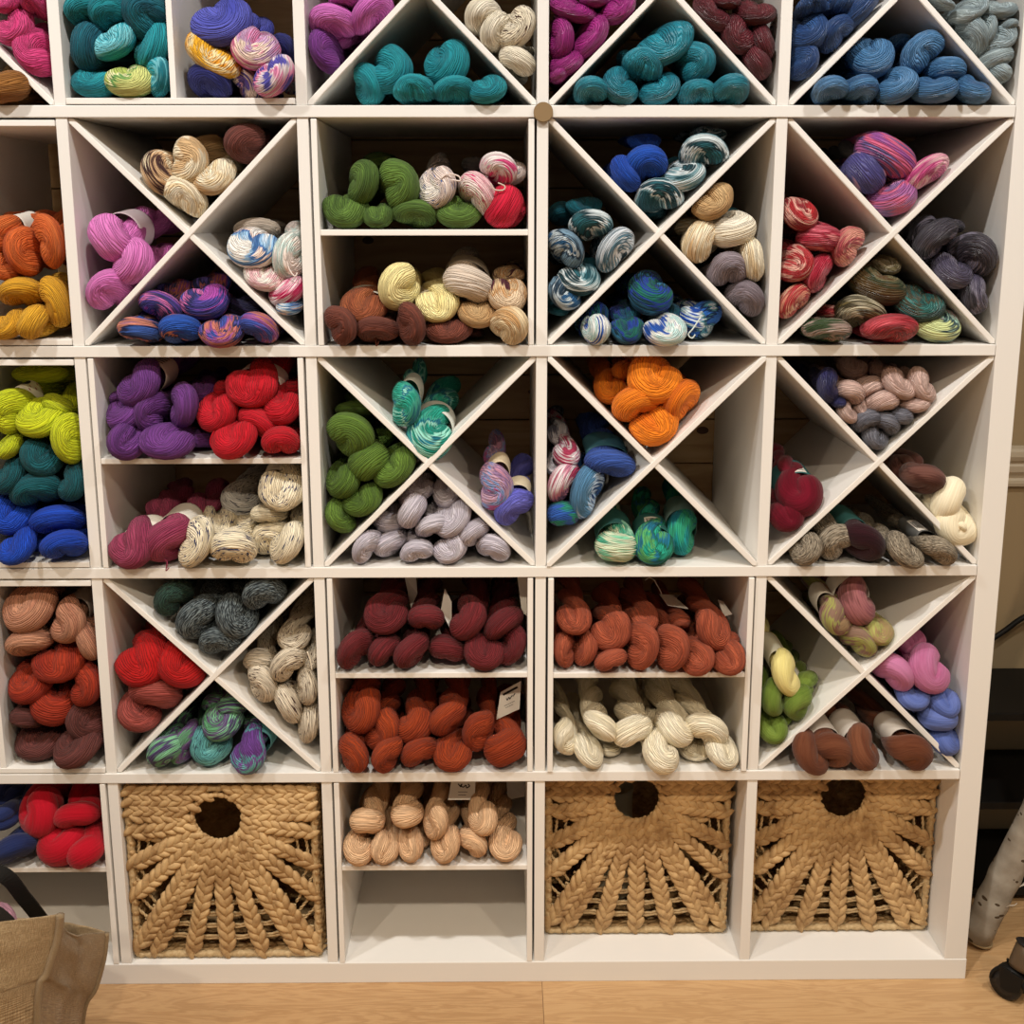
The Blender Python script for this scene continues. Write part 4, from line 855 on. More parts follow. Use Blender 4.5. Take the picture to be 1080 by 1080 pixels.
# loose yarn ends and ties
def yarn_tie(owner, crop, pts, col, Y=0.0, rad=.0011):
    ox, oy, sc = CROPS[crop]
    tx, ty = ox + owner[0] / sc, oy + owner[1] / sc
    own = min((d for d in KEEP), key=lambda d: (d['x'] - tx) ** 2 + (d['y'] - ty) ** 2)['obj']
    P = [at(ox + x / sc, oy + y / sc, Y) for x, y in pts]
    Q = []
    for i in range(len(P) - 1):
        for k in range(4):
            t = k / 4; a = P[max(i - 1, 0)]; b = P[i]; c = P[i + 1]; e = P[min(i + 2, len(P) - 1)]
            Q.append(0.5 * ((2 * b) + (c - a) * t + (2 * a - 5 * b + 4 * c - e) * t * t + (3 * b - a - 3 * c + e) * t ** 3))
    Q.append(P[-1])
    bm = tube_bm(bmesh.new(), Q, rad, 6)
    o = link('yarn_end', bm_mesh(bm, 'yarn_end', True), yarn_mat(col)); o.parent = own; o.matrix_parent_inverse = own.matrix_world.inverted()
yarn_tie((556, 702), 'C1', [(520, 745), (545, 758), (560, 770), (556, 800), (566, 790)], 'rose')
yarn_tie((786, 360), 'C1', [(748, 322), (720, 330), (704, 365), (712, 392)], 'red', .004)
yarn_tie((966, 540), 'B1', [(955, 520), (962, 560), (972, 590), (988, 608), (996, 596)], 'whitemint')
yarn_tie((340, 960), 'B2', [(325, 960), (332, 990), (336, 1022), (346, 1000)], 'brown')
yarn_tie((750, 402), 'B2', [(800, 360), (815, 385), (850, 388), (858, 372), (830, 358)], 'beige')
yarn_tie((583, 376), 'B2', [(600, 340), (625, 322), (668, 330), (676, 350), (640, 345)], 'whitebluesp')
yarn_tie((628, 255), 'A2', [(640, 345), (670, 350), (688, 315), (690, 365), (672, 352)], 'teal')
yarn_tie((713, 190), 'A1', [(640, 118), (628, 130), (630, 160), (640, 150)], 'goldcream', .004)
yarn_tie((735, 912), 'B3', [(690, 905), (660, 950), (640, 975), (655, 990), (668, 975)], 'whitesky', .004)
yarn_tie((1003, 540), 'D1', [(1000, 300), (1010, 330), (1015, 360)], 'oatmeal', .004)


# ------------------------------------------------------------------ woven baskets
def straw(name, a, b, sc=60.0, rough=0.62):
    t = NT(name).set(rough, 0.3)
    g = t.node('ShaderNodeTexCoord').outputs['Object']
    n = t.noise(g, sc, 4, 0.6); m = t.noise(g, 9.0, 2)
    t.color(t.ramp(t.math('ADD', t.math('MULTIPLY', n, .6), t.math('MULTIPLY', m, .45)), [(0.36, a), (0.64, b)]))
    t.bump(t.noise(g, 260.0, 2), 0.25, 0.001)
    return t.m
HYA = straw('water_hyacinth', (0.25, 0.130, 0.048), (0.60, 0.40, 0.19))
TWINE = straw('seagrass_twine', (0.36, 0.23, 0.10), (0.60, 0.44, 0.24), 180)
LOBE = None
def lobe_bm():
    """one leaf of the plait, 1 long in x, pointed at both ends"""
    V, F = [], []
    prof = [(-.5, .02), (-.40, .30), (-.22, .46), (0, .50), (.22, .42), (.40, .24), (.5, .02)]
    S = 8
    for x, r in prof:
        for k in range(S):
            a = 2 * math.pi * k / S; V.append((x, r * math.cos(a), r * math.sin(a)))
    for i in range(len(prof) - 1):
        for k in range(S): F.append((i * S + k, i * S + (k + 1) % S, (i + 1) * S + (k + 1) % S, (i + 1) * S + k))
    return np.array(V), F
LV, LF = lobe_bm()
class Weave:
    def __init__(s): s.v, s.f, s.n = [], [], 0
    def add(s, V, F):
        s.v.append(V); s.f += [tuple(i + s.n for i in f) for f in F]; s.n += len(V)
    def braid(s, pts, width, nrm, rng, thick=None):
        """two rows of leaves leaning into each other along a path"""
        pts = [np.array(p, float) for p in pts]; nrm = np.array(nrm, float)
        seg = [np.linalg.norm(b - a) for a, b in zip(pts, pts[1:])]; L = sum(seg); cum = np.r_[0, np.cumsum(seg)]
        n = max(2, int(round(L / (width * .74)))); thick = thick or width * .42
        P = np.stack(pts)
        for i in range(n * 2):
            t = (i + .5) / (n * 2) * L
            c = np.array([np.interp(t, cum, P[:, q]) for q in range(3)])
            d = np.array([np.interp(min(L, t + .004), cum, P[:, q]) - np.interp(max(0, t - .004), cum, P[:, q]) for q in range(3)]); d /= np.linalg.norm(d)
            sd = np.cross(d, nrm); side = 1 if i % 2 else -1
            a = side * (.50 + rng.uniform(-.08, .08))
            x = d * math.cos(a) - sd * math.sin(a); y = np.cross(nrm, x)
            ln = width * 1.52 * rng.uniform(.92, 1.1); wd = width * .66 * rng.uniform(.9, 1.08)
            o = c + sd * side * width * .22 + nrm * rng.uniform(-.0008, .0012)
            xt = x + nrm * .10 * side; W = o + LV[:, :1] * ln * xt + LV[:, 1:2] * wd * y + LV[:, 2:] * thick * 1.5 * nrm
            s.add(W, LF)
    def rope(s, pts, r, rng, seg=6):
        bm = tube_bm(bmesh.new(), pts, r, seg); bm.verts.index_update()
        s.add(np.array([v.co[:] for v in bm.verts]), [tuple(v.index for v in f.verts) for f in bm.faces]); bm.free()
    def twist(s, a, b, r, rng, bow=(0, 0, 0), mid=None):
        """two-ply twisted cord"""
        a, b = np.array(a, float), np.array(b, float); bow = np.array(bow, float); L = np.linalg.norm(b - a)
        d = (b - a) / L; u = np.cross(d, (0, 1, 0)); u = u / np.linalg.norm(u); w = np.cross(d, u)
        n = max(4, int(L / (r * 1.3)))
        for ph in (0, math.pi):
            s.rope([a + (b - a) * t + bow * 4 * t * (1 - t) + (u * math.cos(ph + t * L / r * .9) + w * math.sin(ph + t * L / r * .9)) * r * .55 for t in np.linspace(0, 1, n)], r * .62, rng, 5)
    def build(s, name, mat, parent):
        me = bpy.data.meshes.new(name); V = np.vstack(s.v); me.from_pydata(V.tolist(), [], s.f); me.update()
        me.polygons.foreach_set('use_smooth', [True] * len(me.polygons))
        return link(name, me, mat, parent)
def basket(loc, label, seed, W=.322, H=.320, D=.30):
    rng = random.Random(seed)
    t = empty('woven_basket', loc); tag(t, label, 'basket', 'woven baskets in the bottom row')
    fr = Weave()                                                   # wrapped rod frame round all edges
    e = .006; hw = W / 2 - e
    C = [(-hw, e, e), (hw, e, e), (hw, e, H - e), (-hw, e, H - e)]; B = [(x, D - e, z) for x, y, z in C]
    for a, b in [(C[0], C[1]), (C[1], C[2]), (C[2], C[3]), (C[3], C[0]), (B[0], B[1]), (B[1], B[2]), (B[2], B[3]), (B[3], B[0])] + list(zip(C, B)):
        n = 48; r = .0058
        fr.rope([tuple(a[i] + (b[i] - a[i]) * q / n for i in range(3)) for q in range(n + 1)], [r * (1 + .16 * math.sin(q * 2.4) + rng.uniform(-.06, .06)) for q in range(n + 1)], rng, 7)
    fr.build('rim_frame', TWINE, t)
    hx, hz, hr = 0.0 - .003, H - .058, .0425
    N = (0, -1, 0); y0 = .001
    w = Weave()
    def spoke(x, z, wd=0.0228, off=0, dy=0.0):
        a = math.atan2(z - hz, x - hx); st = hr + .004
        p0 = (hx + st * math.cos(a + off), y0 + dy, hz + st * math.sin(a + off)); m = ((p0[0] + x) / 2, y0 + dy - .002, (p0[2] + z) / 2)
        w.braid([p0, m, (x, y0 + .003, z)], wd, N, rng)
    E_ = W / 2 - .006; 
    ends = []
    for x in (-.5, -.275, 0, .275, .5): pass
    # flat plaits across the top corners
    for z, xs in ((H - .012, .016), (H - .031, .030), (H - .050, .044)):
        for s_ in (-1, 1): w.braid([(hx + s_ * max(xs, math.sqrt(max(0, hr ** 2 - (z - hz) ** 2)) + .006), y0, z), (s_ * E_ * .5, y0 - .001, z), (s_ * E_, y0 + .001, z)], 0.0228, N, rng)
    # the fan
    for s_ in (-1, 1):
        spoke(s_ * E_, H * .735); spoke(s_ * E_, H * .545); spoke(s_ * E_, H * .36, off=-s_ * .02)
        spoke(s_ * E_ * .99, .018); spoke(s_ * E_ * .80, .012, off=s_ * .04)
        spoke(s_ * E_ * .395, .008)
    spoke(0, .008)
    # short plaits filling in close to the hole
    for k in range(17):
        a = R(188 + k * 10.2)
        L_ = .060 + .022 * (k % 2)
        p = lambda r: (hx + r * math.cos(a), y0 + .004, hz + r * math.sin(a))
        w.braid([p(hr + .003), p(hr + L_)], .0185, N, rng)
    w.build('front_weave', HYA, t)
    ring = Weave()
    for k in range(30):
        a0, a1 = 2 * math.pi * k / 30, 2 * math.pi * (k + 1.4) / 30
        ring.rope([(hx + (hr + .001) * math.cos(a0 + (a1 - a0) * q / 4), y0 - .002 + .002 * (k % 2), hz + (hr + .001) * math.sin(a0 + (a1 - a0) * q / 4)) for q in range(5)], [.0025, .0046, .005, .0046, .0025], rng, 6)
    ring.build('hole_rim', HYA, t)
    tw = Weave()                                                   # cords that tie the spokes together
    for i, r in enumerate((.115, .138, .160, .182, .204, .226)):
        pts = []
        for k in range(40):
            a = R(228 + 84 * k / 39); x, z = hx + r * math.cos(a), hz + r * math.sin(a)
            z = hz - r * (1 - .20 * (1 - math.cos((a - R(270)) * 1.3)))
            if abs(x) < E_ and z > .012: pts.append((x, y0 + .0065, z))
        for dz in (-.0022, .0022):
            if len(pts) > 3: tw.rope([(x, y + .0012 * math.sin(j * 1.9), z + dz + .0007 * math.sin(j * 2.3 + dz * 900)) for j, (x, y, z) in enumerate(pts)], .0024, rng, 5)
    for s_ in (-1, 1):
        for i in range(5):
            x0, z0 = s_ * (E_ - .004 - i * .0165), H * .80
            tw.twist((x0, y0 + .0065, H - .05), (x0 + s_ * .012 * (i > 0), y0 + .0065, H * .80 - .060 - .012 * (4 - i)), .0026, rng)
        for i in range(4):
            z0 = H * (.56 - .10 * i)
            tw.twist((s_ * E_, y0 + .0065, z0 + .012), (s_ * (E_ - .036), y0 + .0065, z0 - .055 + .01 * i), .0026, rng)
    tw.build('cord_weave', TWINE, t)
    # plain woven sides, back and base
    for nm, p0, p1, ax in (('side_panel', (-hw, .01, .01), (-hw, D - .01, H - .01), 'x'), ('side_panel', (hw, .01, .01), (hw, D - .01, H - .01), 'x'), ('back_panel', (-hw, D - .006, .01), (hw, D - .006, H - .01), 'y')):
        s = Weave(); nr = (1, 0, 0) if ax == 'x' else (0, 1, 0); z = .02
        while z < H - .015:
            s.braid([(p0[0], p0[1], z), (p1[0], p1[1], z)], 0.0228, nr, rng); z += .0185
        s.build(nm, HYA, t)
    s = Weave(); y = .02
    while y < D - .012:
        s.braid([(-hw, y, .006), (hw, y, .006)], 0.0228, (0, 0, 1), rng, .006); y += .0185
    s.build('base_panel', HYA, t)
    return t
def bcell(c): return (S0[c] + S1[c]) / 2
basket((at(236, 930, .012).x, .012, FR + .0016), 'woven basket between the burlap bag and the peach skeins', 3)
basket((at(672, 905, .072).x, .070, FR + .0016), 'woven basket with a pale can showing in its hole, next to the empty bottom shelf', 4)
basket((at(887, 905, .075).x, .074, FR + .0016), 'woven basket in the corner compartment beside the birch log', 5)
# a pale round jar seen through the hole of the middle basket
def lathe(bm, prof, seg=28, M=Matrix()):
    rings = [[bm.verts.new(M @ Vector((r * math.cos(2 * math.pi * k / seg), r * math.sin(2 * math.pi * k / seg), z))) for k in range(seg)] for r, z in prof]
    for A, B in zip(rings, rings[1:]):
        for k in range(seg): bm.faces.new((A[k], A[(k + 1) % seg], B[(k + 1) % seg], B[k]))
    bm.faces.new(rings[0][::-1]); bm.faces.new(rings[-1])
    bmesh.ops.recalc_face_normals(bm, faces=bm.faces)
    return bm
j = at(657, 847, .16); jb = FR + .0016 + .016
o = link('tin_can', bm_mesh(lathe(bmesh.new(), [(.030, 0), (.033, .002), (.033, .006), (.0318, .010), (.0318, j.z - jb + .012), (.033, j.z - jb + .016), (.033, j.z - jb + .022), (.030, j.z - jb + .024), (.028, j.z - jb + .020)]), 'tin_can', True), simple('pale_tin', (.42, .40, .30), .5, .4))
o.location = (j.x - .012, .18, jb); tag(o, 'pale round can standing inside the middle woven basket', 'can')

# ------------------------------------------------------------------ burlap tote bag on the floor
def burlap():
    t = NT('burlap').set(0.9, 0.1, 0.15)
    g = t.node('ShaderNodeUVMap').outputs[0]
    sp = t.node('ShaderNodeSeparateXYZ'); t.link(g, sp.inputs[0])
    a = t.math('SINE', t.math('MULTIPLY', sp.outputs[0], 2600)); b = t.math('SINE', t.math('MULTIPLY', sp.outputs[1], 2600))
    n1 = t.noise(t.xyz(t.math('MULTIPLY', sp.outputs[0], 620), t.math('MULTIPLY', sp.outputs[1], 60), 0), 1.0, 3)
    n2 = t.noise(t.xyz(t.math('MULTIPLY', sp.outputs[0], 60), t.math('MULTIPLY', sp.outputs[1], 620), 4), 1.0, 3)
    f = t.math('MULTIPLY', t.math('ADD', n1, n2), .5)
    t.color(t.ramp(f, [(0.36, (0.22, 0.145, 0.070)), (0.52, (0.34, 0.235, 0.125)), (0.66, (0.46, 0.335, 0.19))]))
    t.bump(t.math('ADD', t.math('MULTIPLY', t.math('ADD', a, b), .2), f), 0.6, 0.0025)
    return t.m
BURLAP = burlap()
BLACKW = simple('black_webbing', (0.012, 0.011, 0.010), .7, .25, bump=(700, .4, .0008))
bag = empty('burlap_bag', (at_z(20, 1120, 0).x, -.33, 0))
tag(bag, 'tan burlap tote bag with black strap handles standing on the floor before the shelves', 'bag')
BL = bag.location
def sheet(name, rows, thick=.0022, parent=bag, sub=3, sag=.004, seed=1):
    """quilt a cloth patch over a grid of world points"""
    nr, nc = len(rows), len(rows[0])
    def cr(P, t):
        n = len(P) - 1; i = min(int(t * n), n - 1); u = t * n - i
        a, b, c, d = P[max(i - 1, 0)], P[i], P[i + 1], P[min(i + 2, n)]
        return 0.5 * ((2 * b) + (c - a) * u + (2 * a - 5 * b + 4 * c - d) * u * u + (3 * b - a - 3 * c + d) * u ** 3)
    NU, NV = 26, 30; bm = bmesh.new(); uvl = bm.loops.layers.uv.new('UVMap'); grid = []
    for j in range(NV + 1):
        line = [cr([r[k] for r in rows], j / NV) for k in range(nc)]
        grid.append([cr(line, i / NU) for i in range(NU + 1)])
    nrm = (grid[0][-1] - grid[0][0]).cross(grid[-1][0] - grid[0][0]).normalized()
    if nrm.y > 0: nrm = -nrm
    vs = [[bm.verts.new(p - BL + nrm * (sag * (mnoise.noise(Vector((i * .16 + seed, j * .13, seed))) + .5 * mnoise.noise(Vector((i * .4, j * .32 + seed, seed)))) * min(1, 4 * i / NU, 4 * (NU - i) / NU) if True else 0)) for i, p in enumerate(r)] for j, r in enumerate(grid)]
    for j in range(NV):
        for i in range(NU):
            f = bm.faces.new((vs[j][i], vs[j][i + 1], vs[j + 1][i + 1], vs[j + 1][i])); f.smooth = True
            for l, (a, b) in zip(f.loops, ((i, j), (i + 1, j), (i + 1, j + 1), (i, j + 1))):
                l[uvl].uv = (a / NU * .30, b / NV * .34)
    bmesh.ops.recalc_face_normals(bm, faces=bm.faces)
    o = link(name, bm_mesh(bm, name), BURLAP, parent)
    md = o.modifiers.new('cloth_thickness', 'SOLIDIFY'); md.thickness = thick; md.offset = 0
    return o, grid
YB = -.36
# corners of the mouth and foot: front panel nearest the camera, gusset on its right, back panel nearer the shelves
def pt(px, py, Y): return at(px, py, Y)
fT = [pt(-150, 992, -.42), pt(-70, 982, -.44), pt(0, 973, -.43), pt(64, 964, -.40)]
seam = [pt(64, 964, -.40), pt(61, 990, -.40), pt(50, 1025, -.405), pt(40, 1060, -.41)]
seam.append(Vector((seam[-1].x - .022, -.415, 0.004)))
x_l = pt(-150, 992, -.42).x
front_rows = []
for k, s_ in enumerate(seam):
    z = s_.z; b = (0, .015, .03, .035, .02)[k]
    front_rows.append([Vector((x_l, -.42, fT[0].z * (1 - k / 4) + .004 * k / 4)), Vector((x_l + (s_.x - x_l) * .36, -.435 - b, fT[1].z + (z - fT[3].z) * (1.0 if k < 4 else 1)) if k < 4 else Vector((x_l + (s_.x - x_l) * .36, -.44, .004))), Vector((x_l + (s_.x - x_l) * .70, -.43 - b, fT[2].z + (z - fT[3].z))) if k < 4 else Vector((x_l + (s_.x - x_l) * .70, -.44, .004)), s_])
sheet('front_panel', front_rows, seed=2, sag=.007)
bs = [pt(112, 983, -.20), pt(109, 1010, -.205), pt(100, 1042, -.21), pt(88, 1066, -.215)]
bs.append(Vector((bs[-1].x - .015, -.22, .004)))
gus = []
for k, (a, b) in enumerate(zip(seam, bs)):
    pin = (-.030, -.022, -.010, .004, .006)[k]
    m = (a + b) / 2; m = Vector((m.x + pin * .5, m.y, m.z - (.018 if k == 0 else .004 if k < 3 else 0)))
    if k == 4: m.z = .004
    q1 = (a + m) / 2 + Vector((pin * .3, 0, 0)); q2 = (m + b) / 2 + Vector((pin * .3, 0, 0))
    gus.append([a, q1, m, q2, b])
sheet('gusset', gus, seed=5, sag=.006)
brow = [[Vector((x_l, -.17, s_.z)), Vector((x_l + (s_.x - x_l) * .4, -.165, s_.z)), Vector((x_l + (s_.x - x_l) * .75, -.18, s_.z)), s_] for s_ in bs]
sheet('back_panel', brow, seed=8, sag=.005)
bm = bmesh.new()
foot = [Vector((x_l, -.425, 0)), Vector((seam[-1].x - .004, -.425, 0)), Vector((min(bs[-1].x, seam[-1].x) - .004, -.225, 0)), Vector((x_l, -.195, 0))]
lo_, hi_ = [[bm.verts.new(v - BL + Vector((0, 0, h))) for v in foot] for h in (.001, .005)]
bm.faces.new(lo_[::-1]); bm.faces.new(hi_)
for i in range(4): bm.faces.new((lo_[i], lo_[(i + 1) % 4], hi_[(i + 1) % 4], hi_[i]))
link('bag_base', bm_mesh(bm, 'bag_base'), BURLAP, bag)
def piping(name, pts, r):
    P = []
    for i in range(len(pts) - 1):
        for k in range(6):
            t = k / 6; a = pts[max(i - 1, 0)]; b = pts[i]; c = pts[i + 1]; d = pts[min(i + 2, len(pts) - 1)]
            P.append(0.5 * ((2 * b) + (c - a) * t + (2 * a - 5 * b + 4 * c - d) * t * t + (3 * b - a - 3 * c + d) * t ** 3) - BL)
    P.append(pts[-1] - BL)
    o = tube(name, P, r, BURLAP, bag, 9); o.data.uv_layers.new(name='UVMap'); return o
piping('piping', [p + Vector((.001, -.003, .001)) for p in seam], .0052)
piping('piping', [p + Vector((.002, -.002, 0)) for p in bs], .0034)
def strap(name, pts, wd=.026, th=.0026):
    P = []
    for i in range(len(pts) - 1):
        for k in range(10):
            t = k / 10; a = pts[max(i - 1, 0)]; b = pts[i]; c = pts[i + 1]; d = pts[min(i + 2, len(pts) - 1)]
            P.append(0.5 * ((2 * b) + (c - a) * t + (2 * a - 5 * b + 4 * c - d) * t * t + (3 * b - a - 3 * c + d) * t ** 3))
    P.append(pts[-1])
    bm = bmesh.new(); prev = None
    for i, p in enumerate(P):
        tn = (P[min(i + 1, len(P) - 1)] - P[max(i - 1, 0)]).normalized()
        s_ = tn.cross(Vector((0.15, -1, .35)).normalized()).normalized() * wd / 2; n = s_.cross(tn).normalized() * th / 2
        cur = [bm.verts.new(p - BL + v) for v in (s_ + n, -s_ + n, -s_ - n, s_ - n)]
        if prev:
            for q in range(4): bm.faces.new((prev[q], prev[(q + 1) % 4], cur[(q + 1) % 4], cur[q]))
        else: bm.faces.new(cur)
        prev = cur
    bm.faces.new(prev[::-1]); bmesh.ops.recalc_face_normals(bm, faces=bm.faces)
    return link(name, bm_mesh(bm, name), BLACKW, bag)
strap('strap_handle', [pt(-150, 1000, -.20), pt(-95, 940, -.24), pt(-40, 918, -.27), pt(2, 922, -.28), pt(26, 948, -.26), pt(45, 972, -.23), pt(66, 1000, -.19)], .021)
strap('strap_handle', [pt(-150, 1010, -.45), pt(-110, 975, -.44), pt(-60, 955, -.44), pt(-20, 958, -.43), pt(4, 972, -.425), pt(16, 990, -.42)], .022)
d = dict(x=13, y=970, w=34, h=24, a=-35, Y=-.335, q=20, e=0, v=3, col='dustpink')
YARN['dustpink'] = ('dusty pink', 't', 'a8788a c094a2')
skein_matrix(d); d['M'] = Matrix.Translation(d['c']) @ Matrix.Rotation(R(75), 4, 'Z') @ Matrix.Rotation(R(-12), 4, 'X') @ Matrix.Diagonal((.75, .8, .75, 1)); o = bpy.data.objects.new('yarn_skein', HANKS[3][0]); COL.objects.link(o); o.matrix_world = d['M']
o.material_slots[0].link = 'OBJECT'; o.material_slots[0].material = yarn_mat('dustpink')
tag(o, 'dusty pink skein lying inside the burlap tote bag', 'yarn')

# ------------------------------------------------------------------ right of the shelving
BLK = simple('black_lacquer', (0.007, 0.0065, 0.006), .5, .2)
def rack():
    x0, x1 = 1.845, 2.75
    t = empty('shoe_rack', ((x0 + x1) / 2, .31, 0)); tag(t, 'low black three-tier rack against the tan wall beside the shelving unit', 'rack')
    for z in (.033, .212, .39):
        box('rack_shelf', (x0, .212, z - .016), (x1, WALLY - .004, z), BLK, t, .002)
    for z0, z1 in ((.033, .196), (.212, .374)):
        for x in (x0 + .60, x1 - .022): box('upright', (x, .225, z0), (x + .02, WALLY - .006, z1), BLK, t, .002)
    for x in (x0 + .01, x1 - .03): box('foot', (x, .24, 0), (x + .02, WALLY - .02, .017), BLK, t, .001)
rack()
def cable():
    pts = [(1000, 690), (1030, 684), (1046, 674), (1060, 665), (1080, 651), (1110, 640), (1150, 650), (1180, 690), (1200, 740)]
    P = [at(x, y, .40) for x, y in pts]; Q = []
    for i in range(len(P) - 1):
        for k in range(6):
            u = k / 6; a, b, c, e = P[max(i - 1, 0)], P[i], P[i + 1], P[min(i + 2, len(P) - 1)]
            Q.append(0.5 * ((2 * b) + (c - a) * u + (2 * a - 5 * b + 4 * c - e) * u * u + (3 * b - a - 3 * c + e) * u ** 3))
    Q.append(P[-1])
    o = tube('power_cable', Q, .0055, BLK, None, 10)
    tag(o, 'thick black cable curving along the tan wall above the black rack', 'cable')
cable()
def birch():
    t = NT('birch_bark').set(.75, .25)
    g = t.node('ShaderNodeTexCoord').outputs['Object']
    sp = t.node('ShaderNodeSeparateXYZ'); t.link(g, sp.inputs[0])
    mp = t.xyz(t.math('MULTIPLY', sp.outputs[0], 38), t.math('MULTIPLY', sp.outputs[1], 38), t.math('MULTIPLY', sp.outputs[2], 75))
    vo = t.node('ShaderNodeTexVoronoi'); vo.inputs['Scale'].default_value = 1.0; t.link(mp, vo.inputs['Vector'])
    spot = t.math('LESS_THAN', vo.outputs['Distance'], t.math('MULTIPLY', t.noise(g, 40, 2), .40))
    ringn = t.noise(t.xyz(0, 0, t.math('MULTIPLY', sp.outputs[2], 26)), 1.0, 2)
    base = t.ramp(t.math('ADD', t.math('MULTIPLY', t.noise(g, 25, 4), .6), t.math('MULTIPLY', ringn, .4)), [(.35, (.24, .20, .155)), (.65, (.42, .38, .32))])
    t.color(t.mix(spot, base, (.075, .05, .03, 1))); t.bump(t.noise(g, 90, 4), .4, .002)
    a = at_z(1031, 989, .012); d = (at(1088, 868, a.y - .02) - a).normalized()
    root = empty('birch_log', a); tag(root, 'pale speckled birch log leaning with its foot on the floor by the shelving', 'log')
    root.rotation_euler = d.to_track_quat('Z', 'Y').to_euler()
    rg = random.Random(3); n = 44; L = 1.15; pts, rad = [], []
    for i in range(n):
        z = L * i / (n - 1); pts.append((.004 * math.sin(z * 9), .003 * math.cos(z * 7), z))
        r = .0265 - .003 * z
        if any(abs(z - q) < .014 for q in (.075, .125, .30, .62)): r += .0022
        rad.append(r)
    bm = tube_bm(bmesh.new(), pts, rad, 22); bmesh.ops.recalc_face_normals(bm, faces=bm.faces)
    link('trunk', bm_mesh(bm, 'trunk', True), t.m, root)
    link('cut_end', bm_mesh(lathe(bmesh.new(), [(.0268, -.0015), (.0268, .002)], 22), 'cut_end'), simple('birch_cut_wood', (.30, .21, .11), .8, .2), root)
    bm = bmesh.new()
    for z, a0 in ((.092, 3.6), (.135, 3.9)):
        A = [bm.verts.new((.0285 * math.cos(a0 + q * .16), .0285 * math.sin(a0 + q * .16), z + .004 * math.sin(q))) for q in range(6)]
        B = [bm.verts.new((.0325 * math.cos(a0 + q * .16), .0325 * math.sin(a0 + q * .16), z + .007)) for q in range(6)]
        for q in range(5): bm.faces.new((A[q], A[q + 1], B[q + 1], B[q]))
    o = link('peeling_bark', bm_mesh(bm, 'peeling_bark'), simple('bark_curl', (.62, .56, .47), .6, .3), root)
    md = o.modifiers.new('t', 'SOLIDIFY'); md.thickness = .001
birch()
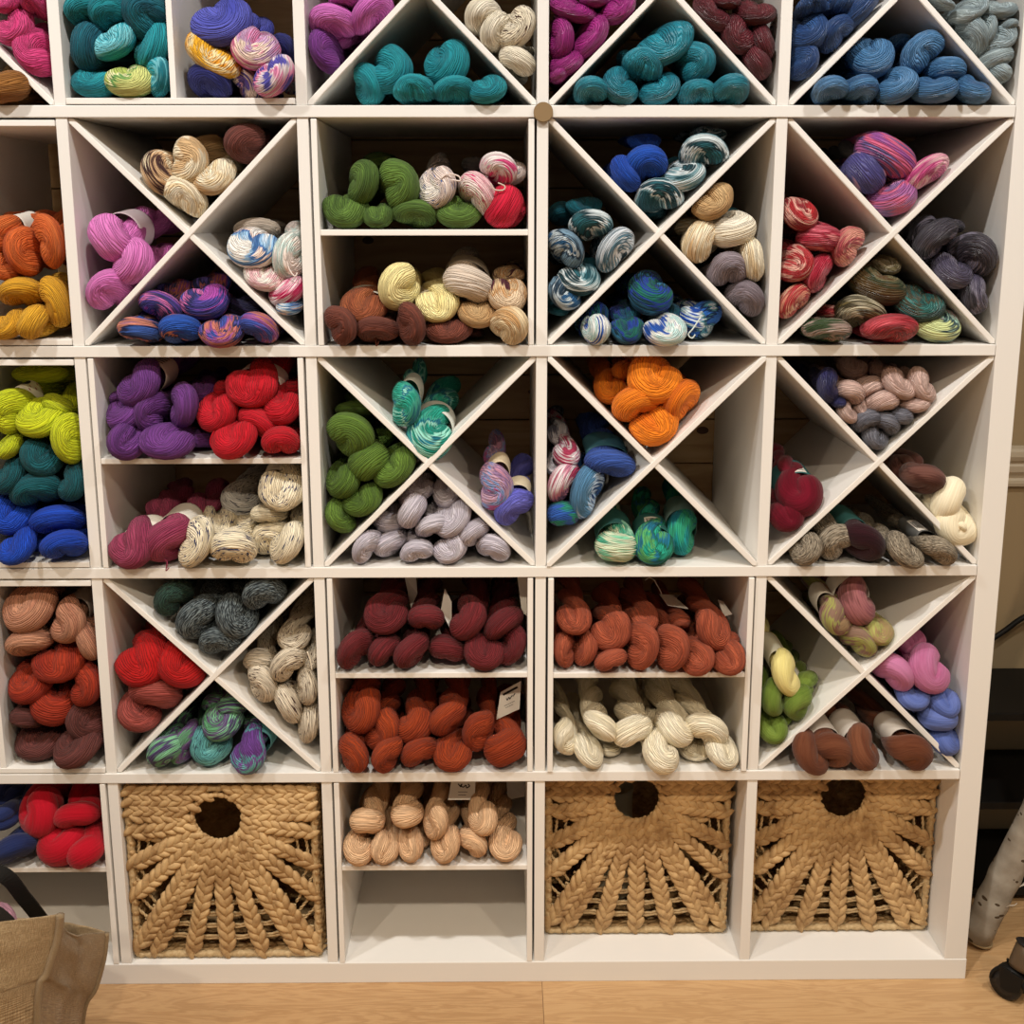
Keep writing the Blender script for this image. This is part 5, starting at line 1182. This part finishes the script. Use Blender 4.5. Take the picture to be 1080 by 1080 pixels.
def caster():
    BR = simple('bronze_metal', (.115, .075, .042), .42, .5, .35)
    RUB = simple('black_rubber', (.011, .010, .010), .45, .35)
    c = at_z(1062, 1052, 0); wr = .0275
    root = empty('rolling_stand', (c.x, c.y, 0)); tag(root, 'black caster wheel and bronze foot of a rolling stand on the floor', 'stand')
    M = Matrix.Translation((-.004, 0, wr)) @ Matrix.Rotation(R(-52), 4, 'Z') @ Matrix.Rotation(R(90), 4, 'X')
    w = .0085
    link('wheel', bm_mesh(lathe(bmesh.new(), [(.010, -w), (.018, -w), (.0185, -w * .8), (.0235, -w * .9), (wr, -w * .45), (wr, w * .45), (.0235, w * .9), (.0185, w * .8), (.018, w), (.010, w)], 36, M), 'wheel', True), RUB, root)
    # hooded fork over the wheel
    bm = bmesh.new(); RZ = Matrix.Translation((0, 0, wr)) @ Matrix.Rotation(R(-52), 4, 'Z')
    A = []
    for k in range(13):
        a = R(10 + k * 14)
        A.append([bm.verts.new(RZ @ Vector((q * (wr + .004) * math.cos(a) * 1.0 + .004, s_, (wr + .005) * math.sin(a)))) for q, s_ in ((1, -.0125), (1, .0125))])
    for a, b in zip(A, A[1:]): bm.faces.new((a[0], a[1], b[1], b[0]))
    o = link('fork', bm_mesh(bm, 'fork', True), BLK, root); md = o.modifiers.new('t', 'SOLIDIFY'); md.thickness = .004
    for s_ in (-1, 1):
        bm = bmesh.new(); P = [RZ @ Vector((x, s_ * .0125, z)) for x, z in ((-.012, .034), (.030, .030), (.026, .004), (.008, -.006), (-.006, -.004))]
        bm.faces.new([bm.verts.new(p) for p in P]); o = link('fork_cheek', bm_mesh(bm, 'fork_cheek'), BLK, root); md = o.modifiers.new('t', 'SOLIDIFY'); md.thickness = .004; md.offset = 0
    tilt = Matrix.Translation((.022, -.004, wr + .034)) @ Matrix.Rotation(R(14), 4, 'Y') @ Matrix.Rotation(R(-8), 4, 'X')
    link('swivel_foot', bm_mesh(lathe(bmesh.new(), [(.018, -.006), (.024, -.004), (.0245, .004), (.0225, .022), (.021, .033), (.019, .036)], 30, tilt), 'swivel_foot', True), BR, root)
    link('foot_cap', bm_mesh(lathe(bmesh.new(), [(.020, .0362), (0.0228, .039), (.0195, .041), (.010, .042)], 30, tilt), 'foot_cap', True), RUB, root)
    link('knob', bm_mesh(lathe(bmesh.new(), [(.006, .0415), (.0085, .044), (.0090, .049), (.0075, .053), (.004, .055)], 24, tilt), 'knob', True), RUB, root)
    tube('leg_bar', [(.030, .0, wr + .050), (.10, .0, wr + .060), (.40, .02, wr + .075)], .013, BR, root, 14)
caster()

# ------------------------------------------------------------------ light: ceiling downlights and the room's soft bounce
def downlight(x, y, e, c, size=0.09):
    d = bpy.data.lights.new('ceiling_downlight', 'SPOT'); d.energy = e; d.color = c
    d.spot_size = R(125); d.spot_blend = 0.6; d.shadow_soft_size = size / 2
    o = bpy.data.objects.new('ceiling_downlight', d); COL.objects.link(o)
    o.location = (x, y, 2.66)
    o.rotation_euler = (R(8), 0, 0)
for x, y, e, c in ((-0.35, -1.0, 72, (1.0, .98, .94)), (0.95, -0.95, 76, (1.0, .98, .94)), (2.25, -1.0, 62, (1.0, .97, .92)),
                   (-0.3, -2.3, 66, (1.0, .85, .65)), (1.05, -2.35, 70, (1.0, .85, .65)), (2.3, -2.3, 60, (1.0, .84, .63))):
    downlight(x, y, e, c)
w = bpy.data.worlds.new('room_light'); SC.world = w; w.use_nodes = True
w.node_tree.nodes['Background'].inputs[0].default_value = (1.0, 0.90, 0.78, 1)
w.node_tree.nodes['Background'].inputs[1].default_value = 0.13
SC.view_settings.view_transform = 'Standard'; SC.view_settings.look = 'None'
SC.view_settings.gamma = 1.0; SC.view_settings.use_curve_mapping = False
SC.view_settings.exposure = 0.16
